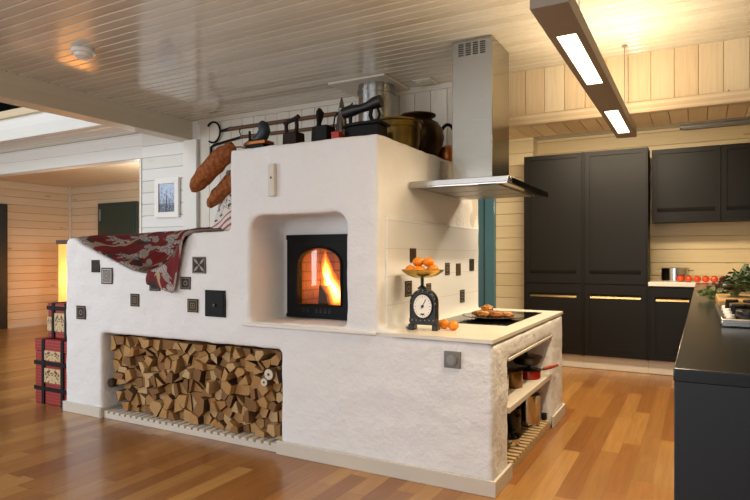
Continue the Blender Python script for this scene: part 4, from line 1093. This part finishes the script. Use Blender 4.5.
# ------------------------------------------------------------------ peninsula with gas hob
pen = thing('kitchen_peninsula', (.5, 4.5, 0), 'dark stone kitchen peninsula at the right edge, nearest the camera', 'peninsula')
PX0, PX1, PY0, PY1 = -.055, -.012, 1.735, YK - .022
mb = MB().hexa([(PX0, PY0, ZK - .035), (1.0, PY0, ZK - .035), (1.0, PY1, ZK - .035), (PX1, PY1, ZK - .035), (PX0, PY0, ZK), (1.0, PY0, ZK), (1.0, PY1, ZK), (PX1, PY1, ZK)])
mb.build('worktop', M['stone'], pen, True, bevel=.003)
MB().box(PX0 + .002, .98, PY0 + .001, PY0 + .06, .0, ZK - .0345).build('end_panel', M['stonemat'], pen, True, bevel=.002)
MB().hexa([(PX0 + .012, PY0 + .06, .1), (.97, PY0 + .06, .1), (.97, PY1, .1), (PX1 + .012, PY1, .1), (PX0 + .012, PY0 + .06, ZK - .037), (.97, PY0 + .06, ZK - .037), (.97, PY1, ZK - .037), (PX1 + .012, PY1, ZK - .037)]).build('carcass', M['cabinet'], pen, True)
MB().box(-.135, -.05, 4.58, YK + .03, 0, .075).build('plinth', M['cream'], pen, True)
gh = thing('gas_hob', (.5, 3.3, ZK), 'stainless steel gas hob with black burners on the peninsula', 'hob')
HX, HE = .092, .95
MB().box(HX, HE, 2.85, 3.78, ZK, ZK + .018).build('steel_tray', M['trayst'], gh, True, bevel=.006)
mb = MB().box(HX - .004, HE, 2.835, 2.865, ZK, ZK + .034).box(HX - .004, HX + .012, 2.85, 3.78, ZK, ZK + .03); mb.build('raised_edge', M['steel'], gh, True, bevel=.006)
for (x, y) in ((.20, 3.08), (.19, 3.42), (.52, 3.08), (.52, 3.42)):
    bq = MB().lathe([(0, .018), (.075, .018), (.07, .03), (.05, .036), (.05, .05), (.04, .056), (0, .058)], (x, y, ZK), 32).build('burner', M['blackmetal'], gh, True)
    mb = MB()
    for k in range(4):
        a = R(45 + 90 * k); mb.tube([(x + .085 * math.cos(a), y + .085 * math.sin(a), ZK + .02), (x + .08 * math.cos(a), y + .08 * math.sin(a), ZK + .07), (x + .02 * math.cos(a), y + .02 * math.sin(a), ZK + .072)], .007, 8)
    mb.build('grate', M['iron'], bq, True)
for y in (2.98, 3.14, 3.30, 3.50):
    MB().cyl((.128, y, ZK + .018), (.128, y, ZK + .042), .018, .015, 20).build('knob', M['white'], gh, True)
solo('wooden_block', MB().box(.245, .33, 3.18, 3.30, ZK + .0735, ZK + .10), M['board'], 'small pale wooden block lying on the gas hob', 'block', bevel=.004)
cb = solo('cutting_board', MB().box(.105, .75, 3.80, 4.42, ZK + .001, ZK + .05), M['board'], 'thick wooden cutting board under the leafy herbs', 'cutting board', bevel=.006)
def herb(cx, cy, cz, rx, ry, h, n, seed, label, mats, droop=0):
    t = thing('herb_bunch', (cx, cy, cz), label, 'herbs', 'herbs on the cutting board')
    rg = random.Random(seed); st = MB(); lf = MB()
    for i in range(n):
        a = rg.uniform(0, 6.28); q = rg.random() ** .5; ex, ey, ez = rx * q * math.cos(a), ry * q * math.sin(a), h * (1 - .6 * q) * rg.uniform(.55, 1.1) - droop * q * rg.random()
        p0 = Vector((rg.uniform(-.02, .02), rg.uniform(-.02, .02), .006)); p1 = Vector((ex, ey, max(ez, .008 if droop == 0 else -.05)))
        md = p0.lerp(p1, .5) + Vector((0, 0, .02)); st.tube([p0, md, p1], .0022, 5)
        for k in range(7):
            c = md.lerp(p1, k / 6) + Vector((rg.uniform(-.02, .02), rg.uniform(-.02, .02), rg.uniform(-.004, .016)))
            d = Vector((rg.uniform(-1, 1), rg.uniform(-1, 1), rg.uniform(-.3, .9))).normalized() * rg.uniform(.02, .04)
            s = d.cross(Vector((rg.uniform(-1, 1), rg.uniform(-1, 1), 1))).normalized() * d.length * .5
            up = d.cross(s).normalized() * .003
            lf.add([c, c + d * .5 + s, c + d, c + d * .5 - s, c + d * .5 + up], [(0, 4, 1), (1, 4, 2), (2, 4, 3), (3, 4, 0), (0, 1, 2, 3)], 0)
    st.build('stems', M['stem'], t); o = lf.build('leaves', mats, t); o['kind'] = 'stuff'
herb(.34, 4.12, ZK + .05, .22, .2, .22, 110, 3, 'bushy dark green herb bunch on the cutting board', mat_plain('dark_herb', '#37502a', .5, 0, .5, 20))
herb(.20, 4.16, ZK + .05, .10, .12, .13, 46, 5, 'low reddish herb bunch at the left of the cutting board', mat_plain('red_herb', '#4f3a2c', .5, 0, .6, 30))
herb(.085, 4.50, ZK, .08, .12, .09, 20, 9, 'pale green sprigs on the worktop beside the cutting board', mat_plain('pale_herb', '#6f8048', .5, 0, .5, 20))

# ------------------------------------------------------------------ left side: picture, boxes, paper lamp
pic = thing('framed_picture', (-5.5, YW, 1.82), 'white framed winter picture of a spire on the white wall', 'picture')
fx_, fX, fz, fZ = -5.715, -5.315, 1.817, 2.285
mb = MB(); w = .065
mb.box(fx_, fx_ + w, YW - .035, YW - .004, fz, fZ).box(fX - w, fX, YW - .035, YW - .004, fz, fZ).box(fx_ + w, fX - w, YW - .035, YW - .004, fz, fz + w).box(fx_ + w, fX - w, YW - .035, YW - .004, fZ - w, fZ)
mb.build('frame', M['white'], pic, True, bevel=.002)
def mat_pic():
    n = NT('winter_photograph'); uv = n.sep(n.coord('UV')); u2 = n.coord('UV')
    f = n.noise(u2, 9, 6, .7); sky = n.mix(n.noise(u2, 3, 2), lin('#94abd0'), lin('#d9e3f0'))
    tr = n.math('GREATER_THAN', f, n.math('MULTIPLY_ADD', uv[1], .22, .44))
    col = n.mix(tr, lin('#3c434e'), sky) if False else n.mix(n.math('MULTIPLY', n.math('LESS_THAN', f, n.math('SUBTRACT', .62, n.math('MULTIPLY', uv[1], .22))), .6), sky, lin('#5a6474'))
    for (c, wd, tp) in ((.45, .17, .78), (.66, .12, .56)):
        dx = n.math('ABSOLUTE', n.math('SUBTRACT', uv[0], c)); lim = n.math('MULTIPLY', n.math('SUBTRACT', tp, uv[1], clamp=True), wd * .55)
        col = n.mix(n.math('LESS_THAN', dx, lim), col, lin('#4a4d55'))
    gr = n.math('LESS_THAN', uv[1], .3); col = n.mix(n.math('MULTIPLY', gr, n.math('GREATER_THAN', n.noise(u2, 22, 4), .47)), col, lin('#3b4048'))
    return n.set(col, .3)
MB().uvbox((fx_ + w - .002, YW - .006, fz + w - .002), (1, 0, 0), (0, 0, 1), (0, -1, 0), fX - fx_ - 2 * w + .004, fZ - fz - 2 * w + .004, .012).build('print', mat_pic(), pic, True)

def mat_redbox():
    n = NT('red_painted_box'); o = n.sep(n.coord('Object'))
    s = n.math('GREATER_THAN', n.math('FRACT', n.math('MULTIPLY', o[2], 36)), .72)
    col = n.mix(n.noise(n.coord(), 12, 3), lin('#7c0f0c'), lin('#981713'))
    return n.set(n.mix(n.math('MULTIPLY', s, .6), col, lin('#b04a36')), .6)
def mat_patch():
    n = NT('painted_patch'); uv = n.sep(n.coord('UV'))
    x = n.math('ABSOLUTE', n.math('SUBTRACT', uv[0], .5))
    f = n.noise(n.comb(n.math('MULTIPLY', x, 7), n.math('MULTIPLY', uv[1], 4)), 1, 3, .6, 1)
    k = n.math('MULTIPLY', n.math('GREATER_THAN', f, .52), n.math('LESS_THAN', x, .44))
    return n.set(n.mix(k, lin('#c9b183'), lin('#5a2a1c')), .5)
RB, PT = mat_redbox(), mat_patch()
def redbox(x0, x1, y0, y1, z0, z1, label, strapx, straph, patches):
    t = thing('red_chest', ((x0 + x1) / 2, (y0 + y1) / 2, z0), label, 'box', 'red patterned boxes')
    lidz = z0 + (z1 - z0) * .82
    MB().box(x0, x1, y0, y1, z0, lidz - .004).build('box_body', RB, t, True, bevel=.006)
    MB().box(x0 - .004, x1 + .004, y0 - .004, y1 + .004, lidz, z1).build('lid', RB, t, True, bevel=.006)
    for f in strapx: x = x0 + (x1 - x0) * f; MB().box(x - .02, x + .02, y0 - .012, y1 + .008, z0 + .001, z1 + .004).build('strap', M['iron'], t, True, bevel=.002)
    for f in straph: z = z0 + (z1 - z0) * f; MB().box(x0 - .008, x1 + .006, y0 - .010, y1 + .006, z - .018, z + .018).build('strap', M['iron'], t, True, bevel=.002)
    for (a, c, e, g) in patches:
        MB().uvbox((x0 + (x1 - x0) * a, y0 - .002, z0 + (z1 - z0) * c), (1, 0, 0), (0, 0, 1), (0, -1, 0), (x1 - x0) * (e - a), (z1 - z0) * (g - c), .007).build('painted_panel', PT, t, True)
redbox(-5.405, -4.925, 3.285, 3.72, 0, .595, 'large red patterned chest on the floor beside the stove bench', (.27, .86), (.24, .63), ((.31, .34, .80, .56), (.31, .68, .80, .83)))
redbox(-5.30, -4.945, 3.34, 3.66, .602, .925, 'smaller red patterned chest standing on the large one', (.25, .78), (.86,), ((.0, .2, .19, .6), (.31, .2, .72, .72)))

def mat_paper():
    n = NT('amber_paper'); n.n.remove(n.b)
    tr = n.node('ShaderNodeBsdfTranslucent'); tr.inputs[0].default_value = (1, .62, .22, 1)
    em = n.node('ShaderNodeEmission'); em.inputs[0].default_value = (1, .56, .2, 1); em.inputs[1].default_value = .6
    a = n.node('ShaderNodeAddShader'); n.l.new(tr.outputs[0], a.inputs[0]); n.l.new(em.outputs[0], a.inputs[1]); n.l.new(a.outputs[0], n.out.inputs[0])
    return n.m
lp = thing('paper_lamp', (-10.4, 7.08, 0), 'glowing amber column lamp in the corner beyond the bench', 'lamp')
MB().box(-10.61, -10.2, 6.87, 7.3, .0, .06).build('base', M['grey'], lp, True, bevel=.006)
MB().box(-10.60, -10.21, 6.88, 7.29, .06, 1.58).build('shade', mat_paper(), lp, True, bevel=.01)
MB().box(-10.63, -10.18, 6.85, 7.32, 1.58, 1.66).build('cap', M['greylight'], lp, True, bevel=.006)

# ------------------------------------------------------------------ light
def area_light(name, loc, target, sx, sy, power, col):
    l = bpy.data.lights.new(name, 'AREA'); l.shape = 'RECTANGLE'; l.size = sx; l.size_y = sy; l.energy = power; l.color = col
    o = bpy.data.objects.new(name, l); COL.objects.link(o); o.location = loc
    o.rotation_euler = (Vector(target) - Vector(loc)).to_track_quat('-Z', 'Y').to_euler(); return o
def point_light(name, loc, power, col, r=.05):
    l = bpy.data.lights.new(name, 'POINT'); l.energy = power; l.color = col; l.shadow_soft_size = r
    o = bpy.data.objects.new(name, l); COL.objects.link(o); o.location = loc; return o
point_light('paper_lamp_bulb', (-10.4, 7.08, .95), 10, (1, .55, .2), .12)
WARM = (1, .79, .52); DAY = (.93, .96, 1)
area_light('window_daylight_left', (-9.0, -1.9, 1.8), (-4, 3.2, 1.0), 4.6, 2.2, 215, (.86, .93, 1))  # daylight from the left, assumed from the bench shading; no window modelled
area_light('window_daylight_rear', (-2.2, -2.1, 1.7), (-2.2, 3.2, 1.1), 4.5, 2.0, 85, (.96, .97, 1))  # assumed daylight panel added behind the camera, with no window there
area_light('skylight_daylight', (-7.8, .8, 4.7), (-6.4, 4.9, 1.4), 2.2, 2.2, 125, (.88, .94, 1))  # assumed daylight down the upper void onto the planked wall, no roof window built
for i, (a, c) in enumerate(pan):
    area_light('lamp_downlight', (-.464, (a + c) / 2, LZ - .004), (-.464, (a + c) / 2, 0), .07, c - a, 26, WARM)
    area_light('lamp_uplight', (-.464, (a + c) / 2, LZ + .07), (-.464, (a + c) / 2, 4), .07, c - a, 15, WARM)
area_light('kitchen_ceiling_light', (-.9, 6.0, 2.86), (-.9, 6.6, 0), 1.6, .3, 105, (1, .83, .60))  # added fill to brighten the kitchen walls, no fixture modelled
point_light('far_room_lamp', (-7.3, 6.3, 1.9), 72, (1, .98, .94), .2)  # unseen fill added behind the planked wall to wash the far room
point_light('firelight', (-2.45, 3.88, 1.2), 2, (1, .5, .14), .06)
W = bpy.data.worlds.new('world'); SC.world = W; W.use_nodes = True
W.node_tree.nodes['Background'].inputs[0].default_value = (.92, .96, 1, 1); W.node_tree.nodes['Background'].inputs[1].default_value = .35

vs_ = SC.view_settings
vs_.view_transform = 'Standard'; vs_.look = 'None'; vs_.gamma = 1; vs_.use_curve_mapping = False; vs_.exposure = 0.0
SC.cycles.max_bounces = 8; SC.cycles.transparent_max_bounces = 80; SC.cycles.diffuse_bounces = 4; SC.cycles.use_denoising = True
SC.cycles.sample_clamp_indirect = 6
